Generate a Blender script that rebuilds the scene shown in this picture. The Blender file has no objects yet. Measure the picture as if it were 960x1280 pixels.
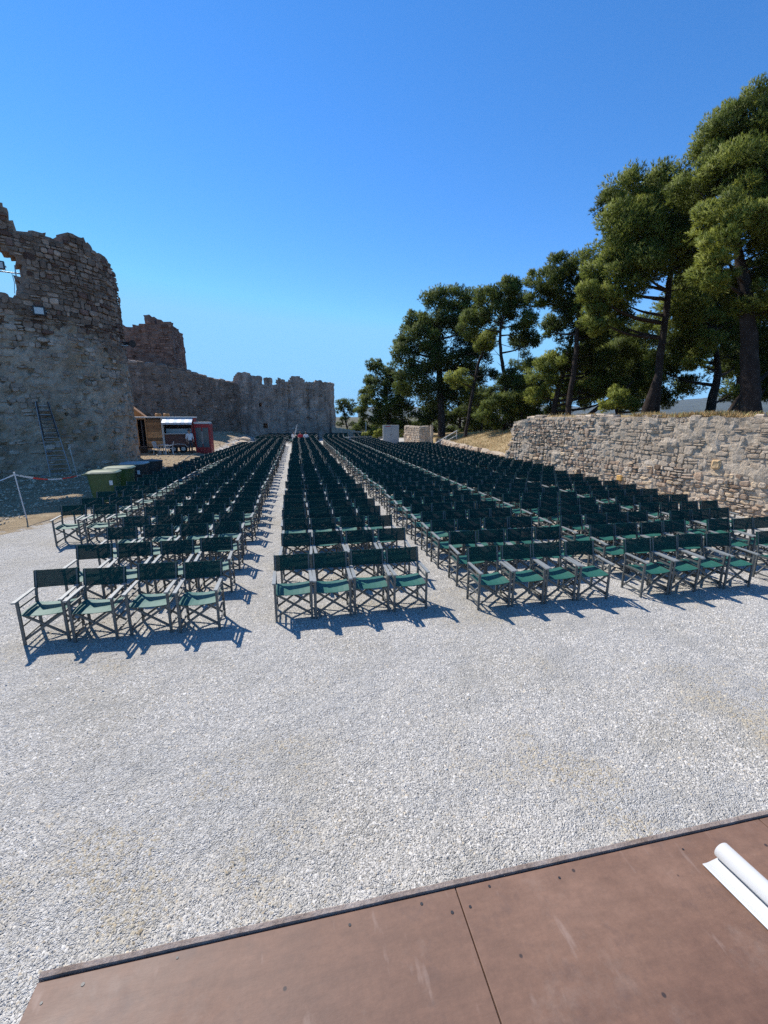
import bpy, bmesh, math, random
import numpy as np
from mathutils import Vector, Matrix, noise

# ------------------------------------------------------------------ camera, sky, sun, exposure
scene = bpy.context.scene
R = math.radians
random.seed(7)
RNG = np.random.default_rng(11)

cam_data = bpy.data.cameras.new('camera')
cam_data.sensor_fit = 'HORIZONTAL'
cam_data.sensor_width = 36.0
cam_data.lens = 36.0 * 530.0 / 960.0
cam_data.clip_start = 0.05
cam_data.clip_end = 12000.0
camera = bpy.data.objects.new('camera', cam_data)
scene.collection.objects.link(camera)
camera.location = (0, 0, 3.0)
camera.rotation_euler = (R(90 - 12.655), 0, R(-11.448))
scene.camera = camera

SUN_AZ = R(-33.0)          # measured from +Y towards +X
SUN_EL = R(47.0)
world = bpy.data.worlds.new('World')
scene.world = world
world.use_nodes = True
wn = world.node_tree.nodes
wl = world.node_tree.links
sky = wn.new('ShaderNodeTexSky')
sky.sky_type = 'NISHITA'
sky.sun_disc = False
sky.sun_elevation = SUN_EL
sky.sun_rotation = SUN_AZ
sky.altitude = 700
sky.air_density = 1.0
sky.dust_density = 0.0
sky.ozone_density = 6.0
hs = wn.new('ShaderNodeHueSaturation')
hs.inputs['Saturation'].default_value = 1.2
bg = wn['Background']
wl.new(sky.outputs['Color'], hs.inputs['Color'])
tone = wn.new('ShaderNodeMix')
tone.data_type = 'RGBA'
tone.blend_type = 'MULTIPLY'
tone.inputs[0].default_value = 1.0
tone.inputs[7].default_value = (1.1, 1.06, 1.1, 1)
wl.new(hs.outputs['Color'], tone.inputs[6])
cap = wn.new('ShaderNodeMix')
cap.data_type = 'RGBA'
cap.blend_type = 'DARKEN'
cap.inputs[0].default_value = 1.0
cap.inputs[7].default_value = (1.5, 3.6, 6.0, 1)
wl.new(tone.outputs[2], cap.inputs[6])
wl.new(cap.outputs[2], bg.inputs['Color'])
bg.inputs['Strength'].default_value = 0.15

sun_data = bpy.data.lights.new('sun', 'SUN')
sun_data.energy = 5.0
sun_data.angle = R(0.53)
sun_data.color = (1.0, 0.955, 0.89)
sun = bpy.data.objects.new('sun', sun_data)
scene.collection.objects.link(sun)
sd = Vector((math.sin(SUN_AZ) * math.cos(SUN_EL), math.cos(SUN_AZ) * math.cos(SUN_EL), math.sin(SUN_EL)))
sun.rotation_euler = sd.to_track_quat('Z', 'Y').to_euler()
sun.location = sd * 60

scene.view_settings.view_transform = 'Standard'
scene.view_settings.look = 'None'
scene.view_settings.exposure = 0.3
scene.view_settings.gamma = 1.0
scene.render.engine = 'CYCLES'
scene.cycles.use_denoising = False
scene.cycles.max_bounces = 7
scene.cycles.diffuse_bounces = 3
scene.cycles.glossy_bounces = 2
scene.cycles.transparent_max_bounces = 10
scene.cycles.sample_clamp_indirect = 6.0

# ------------------------------------------------------------------ helpers
COL = scene.collection


def tag(o, label=None, cat=None, group=None, kind=None):
    if label: o['label'] = label
    if cat: o['category'] = cat
    if group: o['group'] = group
    if kind: o['kind'] = kind
    return o


def link(name, me, parent=None, loc=None):
    o = bpy.data.objects.new(name, me)
    COL.objects.link(o)
    if parent is not None: o.parent = parent
    if loc is not None: o.location = loc
    return o


def empty(name, loc=(0, 0, 0), rz=0.0):
    o = bpy.data.objects.new(name, None)
    COL.objects.link(o)
    o.empty_display_size = 0.2
    o.location = loc
    o.rotation_euler = (0, 0, rz)
    return o


def ss(a, b, x):
    t = min(1.0, max(0.0, (x - a) / (b - a)))
    return t * t * (3 - 2 * t)


def nz(x, y, z=0.0):
    return noise.noise(Vector((x, y, z)))


class MB:
    """collects verts and faces, builds one mesh"""

    def __init__(self):
        self.v, self.f, self.t, self.mi = [], [], [], []

    def add(self, vs, fs, tint=None, mi=0):
        b = len(self.v)
        self.v.extend([tuple(p) for p in vs])
        self.f.extend([tuple(b + i for i in q) for q in fs])
        self.mi.extend([mi] * len(fs))
        self.t.extend([tint if tint is not None else (1, 1, 1)] * len(vs))
        return self

    def hexa(self, p, tint=None, mi=0):
        return self.add(p, [(0, 3, 2, 1), (4, 5, 6, 7), (0, 1, 5, 4), (1, 2, 6, 5), (2, 3, 7, 6), (3, 0, 4, 7)], tint, mi)

    def box(self, c, s, rz=0.0, tint=None, mi=0, taper=1.0):
        x, y, z = s[0] / 2, s[1] / 2, s[2] / 2
        ca, sa = math.cos(rz), math.sin(rz)
        pts = []
        for zz, k in ((-z, taper), (z, 1.0)):
            for xx, yy in ((-x, -y), (x, -y), (x, y), (-x, y)):
                xx *= k; yy *= k
                pts.append((c[0] + xx * ca - yy * sa, c[1] + xx * sa + yy * ca, c[2] + zz))
        return self.hexa(pts, tint, mi)

    def bar(self, p0, p1, w, t, up=(0, 0, 1), tint=None, mi=0):
        p0, p1 = Vector(p0), Vector(p1)
        d = (p1 - p0).normalized()
        u = Vector(up)
        if abs(d.dot(u)) > 0.95: u = Vector((0, 1, 0))
        s = d.cross(u).normalized() * (w / 2)
        n = s.cross(d).normalized() * (t / 2)
        return self.hexa([p0 - s - n, p0 + s - n, p0 + s + n, p0 - s + n, p1 - s - n, p1 + s - n, p1 + s + n, p1 - s + n], tint, mi)

    def tube(self, pts, rad, n=8, tint=None, mi=0, cap=True, wob=0.0):
        pts = [Vector(p) for p in pts]
        vs, fs = [], []
        m = len(pts)
        prev = None
        for i, p in enumerate(pts):
            d = (pts[min(i + 1, m - 1)] - pts[max(i - 1, 0)]).normalized()
            if prev is None:
                a = d.orthogonal().normalized()
            else:
                a = (prev - d * prev.dot(d)).normalized()
            prev = a
            b = d.cross(a)
            r = rad[i] if hasattr(rad, '__len__') else rad
            for k in range(n):
                th = 2 * math.pi * k / n
                rr = r * (1 + wob * random.uniform(-1, 1))
                vs.append(p + (a * math.cos(th) + b * math.sin(th)) * rr)
        for i in range(m - 1):
            for k in range(n):
                fs.append((i * n + k, i * n + (k + 1) % n, (i + 1) * n + (k + 1) % n, (i + 1) * n + k))
        if cap:
            fs.append(tuple(reversed(range(n))))
            fs.append(tuple((m - 1) * n + k for k in range(n)))
        return self.add(vs, fs, tint, mi)

    def cyl(self, c, r, h, n=16, axis='Z', tint=None, mi=0, r2=None):
        c = Vector(c)
        ax = {'X': Vector((1, 0, 0)), 'Y': Vector((0, 1, 0)), 'Z': Vector((0, 0, 1))}[axis]
        return self.tube([c - ax * h / 2, c + ax * h / 2], [r, r2 if r2 is not None else r], n, tint, mi)

    def lathe(self, c, prof, n=16, tint=None, mi=0):
        vs, fs = [], []
        for r, z in prof:
            for k in range(n):
                a = 2 * math.pi * k / n
                vs.append((c[0] + r * math.cos(a), c[1] + r * math.sin(a), c[2] + z))
        for i in range(len(prof) - 1):
            for k in range(n):
                fs.append((i * n + k, i * n + (k + 1) % n, (i + 1) * n + (k + 1) % n, (i + 1) * n + k))
        fs.append(tuple(reversed(range(n))))
        fs.append(tuple((len(prof) - 1) * n + k for k in range(n)))
        return self.add(vs, fs, tint, mi)

    def mesh(self, name, mats, smooth=False):
        me = bpy.data.meshes.new(name)
        me.from_pydata(self.v, [], self.f)
        for m in (mats if isinstance(mats, (list, tuple)) else [mats]): me.materials.append(m)
        if any(self.mi): me.polygons.foreach_set('material_index', self.mi)
        at = me.color_attributes.new('tint', 'FLOAT_COLOR', 'POINT')
        at.data.foreach_set('color', np.hstack([np.array(self.t, dtype=np.float32).reshape(-1, 3), np.ones((len(self.v), 1), np.float32)]).ravel())
        if smooth: me.polygons.foreach_set('use_smooth', [True] * len(me.polygons))
        me.update()
        return me

    def build(self, name, mats, parent=None, smooth=False, bevel=0.0, loc=None):
        o = link(name, self.mesh(name, mats, smooth), parent, loc)
        if bevel:
            b = o.modifiers.new('b', 'BEVEL')
            b.width = bevel
            b.segments = 2
            b.limit_method = 'ANGLE'
        return o


def tri_mesh(name, V, T, tint, mats, mi=None):
    """fast mesh from numpy: V (n,3), T (m,3), tint (n,3)"""
    me = bpy.data.meshes.new(name)
    n, m = len(V), len(T)
    me.vertices.add(n)
    me.vertices.foreach_set('co', np.ascontiguousarray(V, np.float32).ravel())
    me.loops.add(m * 3)
    me.loops.foreach_set('vertex_index', np.ascontiguousarray(T, np.int32).ravel())
    me.polygons.add(m)
    me.polygons.foreach_set('loop_start', np.arange(0, m * 3, 3, dtype=np.int32))
    me.polygons.foreach_set('loop_total', np.full(m, 3, np.int32))
    for mt in (mats if isinstance(mats, (list, tuple)) else [mats]): me.materials.append(mt)
    if mi is not None: me.polygons.foreach_set('material_index', np.ascontiguousarray(mi, np.int32))
    at = me.color_attributes.new('tint', 'FLOAT_COLOR', 'POINT')
    at.data.foreach_set('color', np.hstack([np.asarray(tint, np.float32).reshape(-1, 3), np.ones((n, 1), np.float32)]).ravel())
    me.update(calc_edges=True)
    me.validate()
    return me


# ------------------------------------------------------------------ materials
def new_mat(name):
    m = bpy.data.materials.new(name)
    m.use_nodes = True
    nt = m.node_tree
    return m, nt, nt.nodes['Principled BSDF']


def N(nt, kind, **kw):
    n = nt.nodes.new('ShaderNode' + kind)
    for k, v in kw.items():
        if k in n.inputs: n.inputs[k].default_value = v
        else: setattr(n, k, v)
    return n


def ramp(nt, fac, stops):
    r = nt.nodes.new('ShaderNodeValToRGB')
    while len(r.color_ramp.elements) < len(stops): r.color_ramp.elements.new(0.5)
    for e, (p, c) in zip(r.color_ramp.elements, stops):
        e.position = p
        e.color = (*c, 1) if len(c) == 3 else c
    nt.links.new(fac, r.inputs['Fac'])
    return r.outputs['Color']


def mixc(nt, a, b, fac, mode='MIX'):
    m = nt.nodes.new('ShaderNodeMix')
    m.data_type = 'RGBA'
    m.blend_type = mode
    for sock, val in ((m.inputs[6], a), (m.inputs[7], b), (m.inputs[0], fac)):
        if hasattr(val, 'is_linked') or hasattr(val, 'links'): nt.links.new(val, sock)
        elif isinstance(val, (int, float)): sock.default_value = val
        else: sock.default_value = (*val, 1)
    return m.outputs[2]


def coords(nt, kind='Object'):
    return N(nt, 'TexCoord').outputs[kind]


def plain(name, color, rough=0.6, metal=0.0, var=0.15, scale=6.0, bump=0.0, bscale=40.0, tint=False, spec=None):
    """one colour with a noise variation, optional bump and tint attribute"""
    m, nt, b = new_mat(name)
    co = coords(nt)
    n1 = N(nt, 'TexNoise', Scale=scale, Detail=6.0, Roughness=0.6)
    nt.links.new(co, n1.inputs['Vector'])
    lo = tuple(c * (1 - var) for c in color)
    hi = tuple(min(1, c * (1 + var)) for c in color)
    c = ramp(nt, n1.outputs['Fac'], [(0.3, lo), (0.7, hi)])
    if tint:
        a = N(nt, 'Attribute', attribute_name='tint')
        c = mixc(nt, c, a.outputs['Color'], 1.0, 'MULTIPLY')
    nt.links.new(c, b.inputs['Base Color'])
    b.inputs['Roughness'].default_value = rough
    b.inputs['Metallic'].default_value = metal
    if spec is not None: b.inputs['Specular IOR Level'].default_value = spec
    if bump:
        n2 = N(nt, 'TexNoise', Scale=bscale, Detail=8.0, Roughness=0.65)
        nt.links.new(co, n2.inputs['Vector'])
        bp = N(nt, 'Bump', Strength=bump, Distance=0.03)
        nt.links.new(n2.outputs['Fac'], bp.inputs['Height'])
        nt.links.new(bp.outputs['Normal'], b.inputs['Normal'])
    return m


M = {}
M['frame'] = plain('chair_frame_paint', (0.098, 0.102, 0.094), 0.5, 0.0, 0.3, 30)
M['arm'] = plain('armrest_paint', (0.235, 0.245, 0.232), 0.5, 0.0, 0.2, 20)


def cloth(name, c1, c2, see, rough, spec):
    m, nt, b = new_mat(name)
    co = coords(nt)
    n1 = N(nt, 'TexNoise', Scale=9.0, Detail=4.0)
    nt.links.new(co, n1.inputs['Vector'])
    oi = N(nt, 'ObjectInfo')
    c = ramp(nt, n1.outputs['Fac'], [(0.3, c1), (0.7, c2)])
    c = mixc(nt, c, (0.75, 0.85, 0.8), ramp(nt, oi.outputs['Random'], [(0, (0, 0, 0)), (1, (0.6, 0.6, 0.6))]), 'MULTIPLY')
    nt.links.new(c, b.inputs['Base Color'])
    b.inputs['Roughness'].default_value = rough
    b.inputs['Specular IOR Level'].default_value = spec
    wv = N(nt, 'TexNoise', Scale=260.0, Detail=1.0)
    nt.links.new(co, wv.inputs['Vector'])
    bp = N(nt, 'Bump', Strength=0.15, Distance=0.004)
    nt.links.new(wv.outputs['Fac'], bp.inputs['Height'])
    nt.links.new(bp.outputs['Normal'], b.inputs['Normal'])
    tr = N(nt, 'BsdfTransparent')
    mx = N(nt, 'MixShader')
    mx.inputs[0].default_value = see
    nt.links.new(b.outputs[0], mx.inputs[1])
    nt.links.new(tr.outputs[0], mx.inputs[2])
    nt.links.new(mx.outputs[0], nt.nodes['Material Output'].inputs['Surface'])
    return m


M['back_cloth'] = cloth('backrest_cloth_shaded', (0.007, 0.044, 0.041), (0.011, 0.058, 0.052), 0.17, 0.85, 0.12)  # same cloth as the seats, colour darkened for the backs' shaded front
M['seat_cloth'] = cloth('seat_mesh_cloth', (0.016, 0.105, 0.080), (0.022, 0.132, 0.102), 0.06, 0.55, 0.4)  # same cloth as the backs, colour brightened for sunlight on the seats


def gravel_mat():
    m, nt, b = new_mat('pale_gravel')
    co = coords(nt)
    sx = N(nt, 'SeparateXYZ')
    nt.links.new(co, sx.inputs[0])
    big = N(nt, 'TexNoise', Scale=0.55, Detail=5.0, Roughness=0.6)
    nt.links.new(co, big.inputs['Vector'])
    med = N(nt, 'TexNoise', Scale=3.2, Detail=5.0, Roughness=0.7)
    nt.links.new(co, med.inputs['Vector'])
    vo = N(nt, 'TexVoronoi', Scale=62.0)
    nt.links.new(co, vo.inputs['Vector'])
    vo2 = N(nt, 'TexVoronoi', Scale=130.0)
    nt.links.new(co, vo2.inputs['Vector'])
    stone = ramp(nt, vo.outputs['Color'], [(0.0, (0.35, 0.328, 0.288)), (0.5, (0.52, 0.49, 0.438)), (1.0, (0.66, 0.625, 0.565))])
    c = mixc(nt, stone, (0.40, 0.355, 0.27), ramp(nt, big.outputs['Fac'], [(0.46, (0, 0, 0)), (0.72, (0.6, 0.6, 0.6))]))
    c = mixc(nt, c, (0.30, 0.27, 0.22), ramp(nt, med.outputs['Fac'], [(0.60, (0, 0, 0)), (0.80, (0.6, 0.6, 0.6))]))
    # earth where the gravel ends: towards the tower, behind the seats
    earth_n = N(nt, 'TexNoise', Scale=1.6, Detail=7.0, Roughness=0.65)
    nt.links.new(co, earth_n.inputs['Vector'])
    earth = ramp(nt, earth_n.outputs['Fac'], [(0.25, (0.24, 0.165, 0.095)), (0.55, (0.37, 0.275, 0.16)), (0.8, (0.46, 0.37, 0.24))])
    yy = N(nt, 'MapRange'); yy.inputs[1].default_value = 10.5; yy.inputs[2].default_value = 14.5
    yy.inputs[3].default_value = -1.6; yy.inputs[4].default_value = 0.0
    nt.links.new(sx.outputs['Y'], yy.inputs[0])
    e = N(nt, 'Math', operation='MULTIPLY_ADD'); e.inputs[1].default_value = -0.9; e.inputs[2].default_value = -6.35
    nt.links.new(sx.outputs['X'], e.inputs[0])
    e2 = N(nt, 'Math', operation='ADD'); nt.links.new(e.outputs[0], e2.inputs[0]); nt.links.new(yy.outputs[0], e2.inputs[1])
    e3 = N(nt, 'Math', operation='MULTIPLY_ADD'); e3.inputs[1].default_value = 2.2
    nt.links.new(med.outputs['Fac'], e3.inputs[0]); nt.links.new(e2.outputs[0], e3.inputs[2])
    fac = ramp(nt, e3.outputs[0], [(0.55, (0, 0, 0)), (1.0, (1, 1, 1))])
    c = mixc(nt, c, earth, fac)
    # dry scrub beyond the walls
    dist = N(nt, 'VectorMath', operation='DISTANCE'); dist.inputs[1].default_value = (0, 20, 0)
    nt.links.new(co, dist.inputs[0])
    scrub = ramp(nt, earth_n.outputs['Fac'], [(0.3, (0.05, 0.055, 0.028)), (0.6, (0.12, 0.10, 0.055)), (0.8, (0.19, 0.15, 0.085))])
    far = N(nt, 'MapRange'); far.inputs[1].default_value = 41.0; far.inputs[2].default_value = 47.0
    nt.links.new(dist.outputs['Value'], far.inputs[0])
    c = mixc(nt, c, scrub, far.outputs[0])
    nt.links.new(c, b.inputs['Base Color'])
    b.inputs['Roughness'].default_value = 0.9
    b.inputs['Specular IOR Level'].default_value = 0.2
    h = N(nt, 'Math', operation='ADD')
    nt.links.new(vo.outputs['Distance'], h.inputs[0])
    nt.links.new(vo2.outputs['Distance'], h.inputs[1])
    bp = N(nt, 'Bump', Strength=0.85, Distance=0.014)
    bp.invert = True
    nt.links.new(h.outputs[0], bp.inputs['Height'])
    bp2 = N(nt, 'Bump', Strength=0.9, Distance=0.11)
    nt.links.new(med.outputs['Fac'], bp2.inputs['Height'])
    nt.links.new(bp2.outputs['Normal'], bp.inputs['Normal'])
    nt.links.new(bp.outputs['Normal'], b.inputs['Normal'])
    return m


M['gravel'] = gravel_mat()
M['pebble'] = plain('pebble_stone', (0.55, 0.518, 0.463), 0.85, 0, 0.08, 30, tint=True)


def rock_mat(name, c0, c1, c2, scale=2.5, bump=0.5, bscale=14.0, tint=True, stain=None, streak=0.0):
    m, nt, b = new_mat(name)
    co = coords(nt)
    n1 = N(nt, 'TexNoise', Scale=scale, Detail=9.0, Roughness=0.68)
    nt.links.new(co, n1.inputs['Vector'])
    c = ramp(nt, n1.outputs['Fac'], [(0.28, c0), (0.5, c1), (0.74, c2)])
    n3 = N(nt, 'TexNoise', Scale=scale * 9, Detail=6.0, Roughness=0.7)
    nt.links.new(co, n3.inputs['Vector'])
    c = mixc(nt, c, ramp(nt, n3.outputs['Fac'], [(0.3, (0.62, 0.6, 0.58)), (0.7, (1.22, 1.2, 1.18))]), 0.8, 'MULTIPLY')
    if streak:
        mp5 = N(nt, 'Mapping'); mp5.inputs['Scale'].default_value = (1.3, 1.3, 0.16)
        nt.links.new(co, mp5.inputs[0])
        n5 = N(nt, 'TexNoise', Scale=1.0, Detail=5.0, Roughness=0.65)
        nt.links.new(mp5.outputs[0], n5.inputs['Vector'])
        c = mixc(nt, c, ramp(nt, n5.outputs['Fac'], [(0.32, (0.45, 0.43, 0.43)), (0.5, (1, 1, 1)), (0.7, (1.35, 1.33, 1.3))]), streak, 'MULTIPLY')
    if stain:
        n4 = N(nt, 'TexNoise', Scale=0.45, Detail=5.0, Roughness=0.6)
        mp = N(nt, 'Mapping'); mp.inputs['Scale'].default_value = (1, 1, 0.6); mp.inputs['Location'].default_value = (3.1, 1.7, 0.4)
        nt.links.new(co, mp.inputs[0]); nt.links.new(mp.outputs[0], n4.inputs['Vector'])
        c = mixc(nt, c, stain, ramp(nt, n4.outputs['Fac'], [(0.52, (0, 0, 0)), (0.68, (0.75, 0.75, 0.75))]))
    if tint:
        a = N(nt, 'Attribute', attribute_name='tint')
        c = mixc(nt, c, a.outputs['Color'], 1.0, 'MULTIPLY')
    nt.links.new(c, b.inputs['Base Color'])
    b.inputs['Roughness'].default_value = 0.93
    b.inputs['Specular IOR Level'].default_value = 0.15
    n2 = N(nt, 'TexNoise', Scale=bscale, Detail=10.0, Roughness=0.7)
    nt.links.new(co, n2.inputs['Vector'])
    bp = N(nt, 'Bump', Strength=bump, Distance=0.06)
    nt.links.new(n2.outputs['Fac'], bp.inputs['Height'])
    nt.links.new(bp.outputs['Normal'], b.inputs['Normal'])
    return m


M['wall_stone'] = rock_mat('pale_rubble_stone', (0.42, 0.315, 0.22), (0.57, 0.455, 0.335), (0.66, 0.55, 0.43), 2.2, 0.7, 16)
M['wall_mortar'] = rock_mat('lime_mortar', (0.43, 0.34, 0.245), (0.56, 0.46, 0.345), (0.64, 0.54, 0.43), 1.6, 1.0, 12)
M['tower_plaster'] = rock_mat('weathered_plaster', (0.27, 0.20, 0.14), (0.44, 0.345, 0.26), (0.58, 0.48, 0.38), 1.1, 1.0, 6, stain=(0.30, 0.19, 0.10), streak=0.45)
M['tower_stone'] = rock_mat('brown_schist', (0.165, 0.112, 0.082), (0.27, 0.195, 0.15), (0.40, 0.315, 0.25), 1.3, 0.7, 9)
M['red_stone'] = rock_mat('reddish_rubble', (0.14, 0.08, 0.06), (0.22, 0.137, 0.105), (0.34, 0.23, 0.18), 1.1, 0.9, 5)
M['curtain_stone'] = rock_mat('grey_brown_rubble', (0.17, 0.12, 0.09), (0.27, 0.20, 0.155), (0.40, 0.31, 0.25), 0.9, 1.0, 4, streak=0.4)
M['bastion_stone'] = rock_mat('grey_bastion_masonry', (0.22, 0.17, 0.135), (0.38, 0.31, 0.255), (0.55, 0.46, 0.385), 0.7, 1.0, 3.5, streak=0.9)
M['bark'] = rock_mat('pine_bark', (0.022, 0.016, 0.012), (0.042, 0.031, 0.025), (0.085, 0.066, 0.054), 3.0, 1.0, 22, tint=False)  # base colour darkened to stand in for the shade of the crowns
M['grass_soil'] = rock_mat('dry_grass_soil', (0.20, 0.14, 0.07), (0.36, 0.265, 0.14), (0.46, 0.36, 0.21), 0.8, 0.8, 12, tint=False)


def needle_mat():
    m, nt, b = new_mat('pine_needles')
    a = N(nt, 'Attribute', attribute_name='tint')
    sp = N(nt, 'SeparateColor')
    nt.links.new(a.outputs['Color'], sp.inputs[0])
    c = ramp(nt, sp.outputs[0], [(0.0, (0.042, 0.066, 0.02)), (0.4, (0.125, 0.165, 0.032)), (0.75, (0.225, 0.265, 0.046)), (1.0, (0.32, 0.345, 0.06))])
    nt.links.new(c, b.inputs['Base Color'])
    b.inputs['Roughness'].default_value = 0.6
    b.inputs['Specular IOR Level'].default_value = 0.3
    t = N(nt, 'BsdfTranslucent')
    nt.links.new(c, t.inputs['Color'])
    mx = N(nt, 'MixShader')
    mx.inputs[0].default_value = 0.42
    nt.links.new(b.outputs[0], mx.inputs[1])
    nt.links.new(t.outputs[0], mx.inputs[2])
    nt.links.new(mx.outputs[0], nt.nodes['Material Output'].inputs['Surface'])
    return m


M['needles'] = needle_mat()
M['dry_grass'] = plain('dry_grass_blades', (0.50, 0.33, 0.13), 0.8, 0, 0.3, 3, tint=True)
M['white_paint'] = plain('white_paint', (0.62, 0.62, 0.60), 0.5, 0, 0.06, 8)
M['white_plastic'] = plain('white_plastic', (0.66, 0.65, 0.62), 0.4, 0, 0.05, 8)
M['steel'] = plain('galvanised_steel', (0.42, 0.43, 0.44), 0.4, 0.8, 0.15, 20)
M['dark'] = plain('black_housing', (0.02, 0.02, 0.022), 0.5, 0, 0.2, 20)
M['rubber'] = plain('black_rubber', (0.018, 0.018, 0.018), 0.8, 0, 0.2, 20)
M['lens'] = plain('pale_lamp_glass', (0.55, 0.57, 0.56), 0.2, 0, 0.05, 10)
M['bin_green'] = plain('green_bin_plastic', (0.048, 0.095, 0.026), 0.45, 0, 0.15, 5)
M['bin_lid'] = plain('pale_green_bin_lid', (0.13, 0.17, 0.10), 0.4, 0, 0.15, 5)  # lighter and greyer than the bin body
M['bin_grey'] = plain('grey_bin_plastic', (0.03, 0.032, 0.03), 0.5, 0, 0.2, 5)
M['bin_white'] = plain('pale_bin_lid', (0.33, 0.33, 0.31), 0.4, 0, 0.1, 5)
M['ladder'] = plain('aluminium_ladder', (0.30, 0.31, 0.33), 0.45, 0.5, 0.15, 12)
M['red'] = plain('red_enamel', (0.36, 0.018, 0.022), 0.4, 0, 0.12, 6)
M['tape_red'] = plain('red_tape', (0.55, 0.05, 0.04), 0.5, 0, 0.08, 10)
M['wood'] = plain('varnished_plank', (0.40, 0.22, 0.10), 0.6, 0, 0.35, 5, 0.3, 30, tint=True)
M['ply'] = plain('orange_plywood', (0.36, 0.165, 0.05), 0.65, 0, 0.15, 3)
M['truck_brown'] = plain('brown_trailer_panel', (0.13, 0.05, 0.038), 0.5, 0, 0.2, 4)
M['truck_inside'] = plain('trailer_interior', (0.14, 0.13, 0.13), 0.6, 0, 0.2, 4)
M['counter'] = plain('steel_counter', (0.35, 0.42, 0.48), 0.35, 0.3, 0.1, 8)
M['awning'] = plain('awning_canvas', (0.55, 0.62, 0.68), 0.7, 0, 0.08, 6)
M['glass'] = plain('dark_cooler_glass', (0.09, 0.13, 0.14), 0.1, 0, 0.1, 3)
M['skin'] = plain('skin', (0.42, 0.25, 0.17), 0.55, 0, 0.05, 10)
M['hair'] = plain('dark_hair', (0.02, 0.015, 0.012), 0.6, 0, 0.2, 20)
M['cloth_white'] = plain('white_shirt', (0.72, 0.72, 0.72), 0.8, 0, 0.05, 10)
M['cloth_red'] = plain('red_shirt', (0.55, 0.03, 0.04), 0.8, 0, 0.08, 10)
M['cloth_dark'] = plain('dark_trousers', (0.03, 0.032, 0.045), 0.8, 0, 0.1, 10)
M['paper'] = plain('white_paper', (0.52, 0.52, 0.515), 0.55, 0, 0.02, 4)
M['panel_shaded'] = plain('shaded_white_panel', (0.30, 0.32, 0.32), 0.5, 0, 0.06, 4)  # white panels, base colour darkened for the shade they stand in


def stage_mat():
    m, nt, b = new_mat('brown_phenolic_plywood')
    co = coords(nt)
    oi = N(nt, 'ObjectInfo')
    n1 = N(nt, 'TexNoise', Scale=2.2, Detail=8.0, Roughness=0.6)
    nt.links.new(co, n1.inputs['Vector'])
    mp = N(nt, 'Mapping'); mp.inputs['Scale'].default_value = (6, 22, 6)
    nt.links.new(co, mp.inputs[0])
    n2 = N(nt, 'TexNoise', Scale=1.0, Detail=6.0, Roughness=0.7)
    nt.links.new(mp.outputs[0], n2.inputs['Vector'])
    c = ramp(nt, n1.outputs['Fac'], [(0.3, (0.145, 0.075, 0.046)), (0.55, (0.195, 0.106, 0.066)), (0.75, (0.25, 0.143, 0.094))])
    c = mixc(nt, c, ramp(nt, n2.outputs['Fac'], [(0.3, (0.78, 0.78, 0.78)), (0.7, (1.18, 1.18, 1.18))]), 0.7, 'MULTIPLY')
    fg = N(nt, 'TexNoise', Scale=55.0, Detail=8.0, Roughness=0.75)
    nt.links.new(co, fg.inputs['Vector'])
    c = mixc(nt, c, ramp(nt, fg.outputs['Fac'], [(0.3, (0.8, 0.79, 0.79)), (0.7, (1.18, 1.16, 1.15))]), 0.75, 'MULTIPLY')
    dust = N(nt, 'TexNoise', Scale=3.4, Detail=9.0, Roughness=0.75)
    nt.links.new(co, dust.inputs['Vector'])
    c = mixc(nt, c, (0.33, 0.27, 0.22), ramp(nt, dust.outputs['Fac'], [(0.55, (0, 0, 0)), (0.8, (0.35, 0.35, 0.35))]))
    # pale scuffs and small dark nail marks
    mp3 = N(nt, 'Mapping'); mp3.inputs['Scale'].default_value = (26, 7, 1); mp3.inputs['Rotation'].default_value = (0, 0, 0.35)
    nt.links.new(co, mp3.inputs[0])
    n3 = N(nt, 'TexNoise', Scale=1.0, Detail=3.0, Roughness=0.5)
    nt.links.new(mp3.outputs[0], n3.inputs['Vector'])
    c = mixc(nt, c, (0.32, 0.22, 0.17), ramp(nt, n3.outputs['Fac'], [(0.66, (0, 0, 0)), (0.78, (0.5, 0.5, 0.5))]))
    st4 = N(nt, 'TexNoise', Scale=7.0, Detail=7.0, Roughness=0.7)
    nt.links.new(co, st4.inputs['Vector'])
    c = mixc(nt, c, (0.09, 0.055, 0.045), ramp(nt, st4.outputs['Fac'], [(0.56, (0, 0, 0)), (0.75, (0.6, 0.6, 0.6))]))
    vo = N(nt, 'TexVoronoi', Scale=6.5)
    nt.links.new(co, vo.inputs['Vector'])
    c = mixc(nt, c, (0.03, 0.02, 0.018), ramp(nt, vo.outputs['Distance'], [(0.03, (0.9, 0.9, 0.9)), (0.045, (0, 0, 0))]))
    nt.links.new(c, b.inputs['Base Color'])
    rr = ramp(nt, n1.outputs['Fac'], [(0.3, (0.55, 0.55, 0.55)), (0.7, (0.75, 0.75, 0.75))])
    nt.links.new(rr, b.inputs['Roughness'])
    bp = N(nt, 'Bump', Strength=0.12, Distance=0.01)
    nt.links.new(n2.outputs['Fac'], bp.inputs['Height'])
    nt.links.new(bp.outputs['Normal'], b.inputs['Normal'])
    return m


M['stage'] = stage_mat()
M['nosing'] = rock_mat('worn_edge_strip', (0.20, 0.145, 0.11), (0.33, 0.265, 0.225), (0.48, 0.42, 0.375), 9, 0.5, 60, tint=False)

# ------------------------------------------------------------------ ground
def chairs_left_edge(y):
    return -6.1 + ss(18, 40, y) * 2.2


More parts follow.
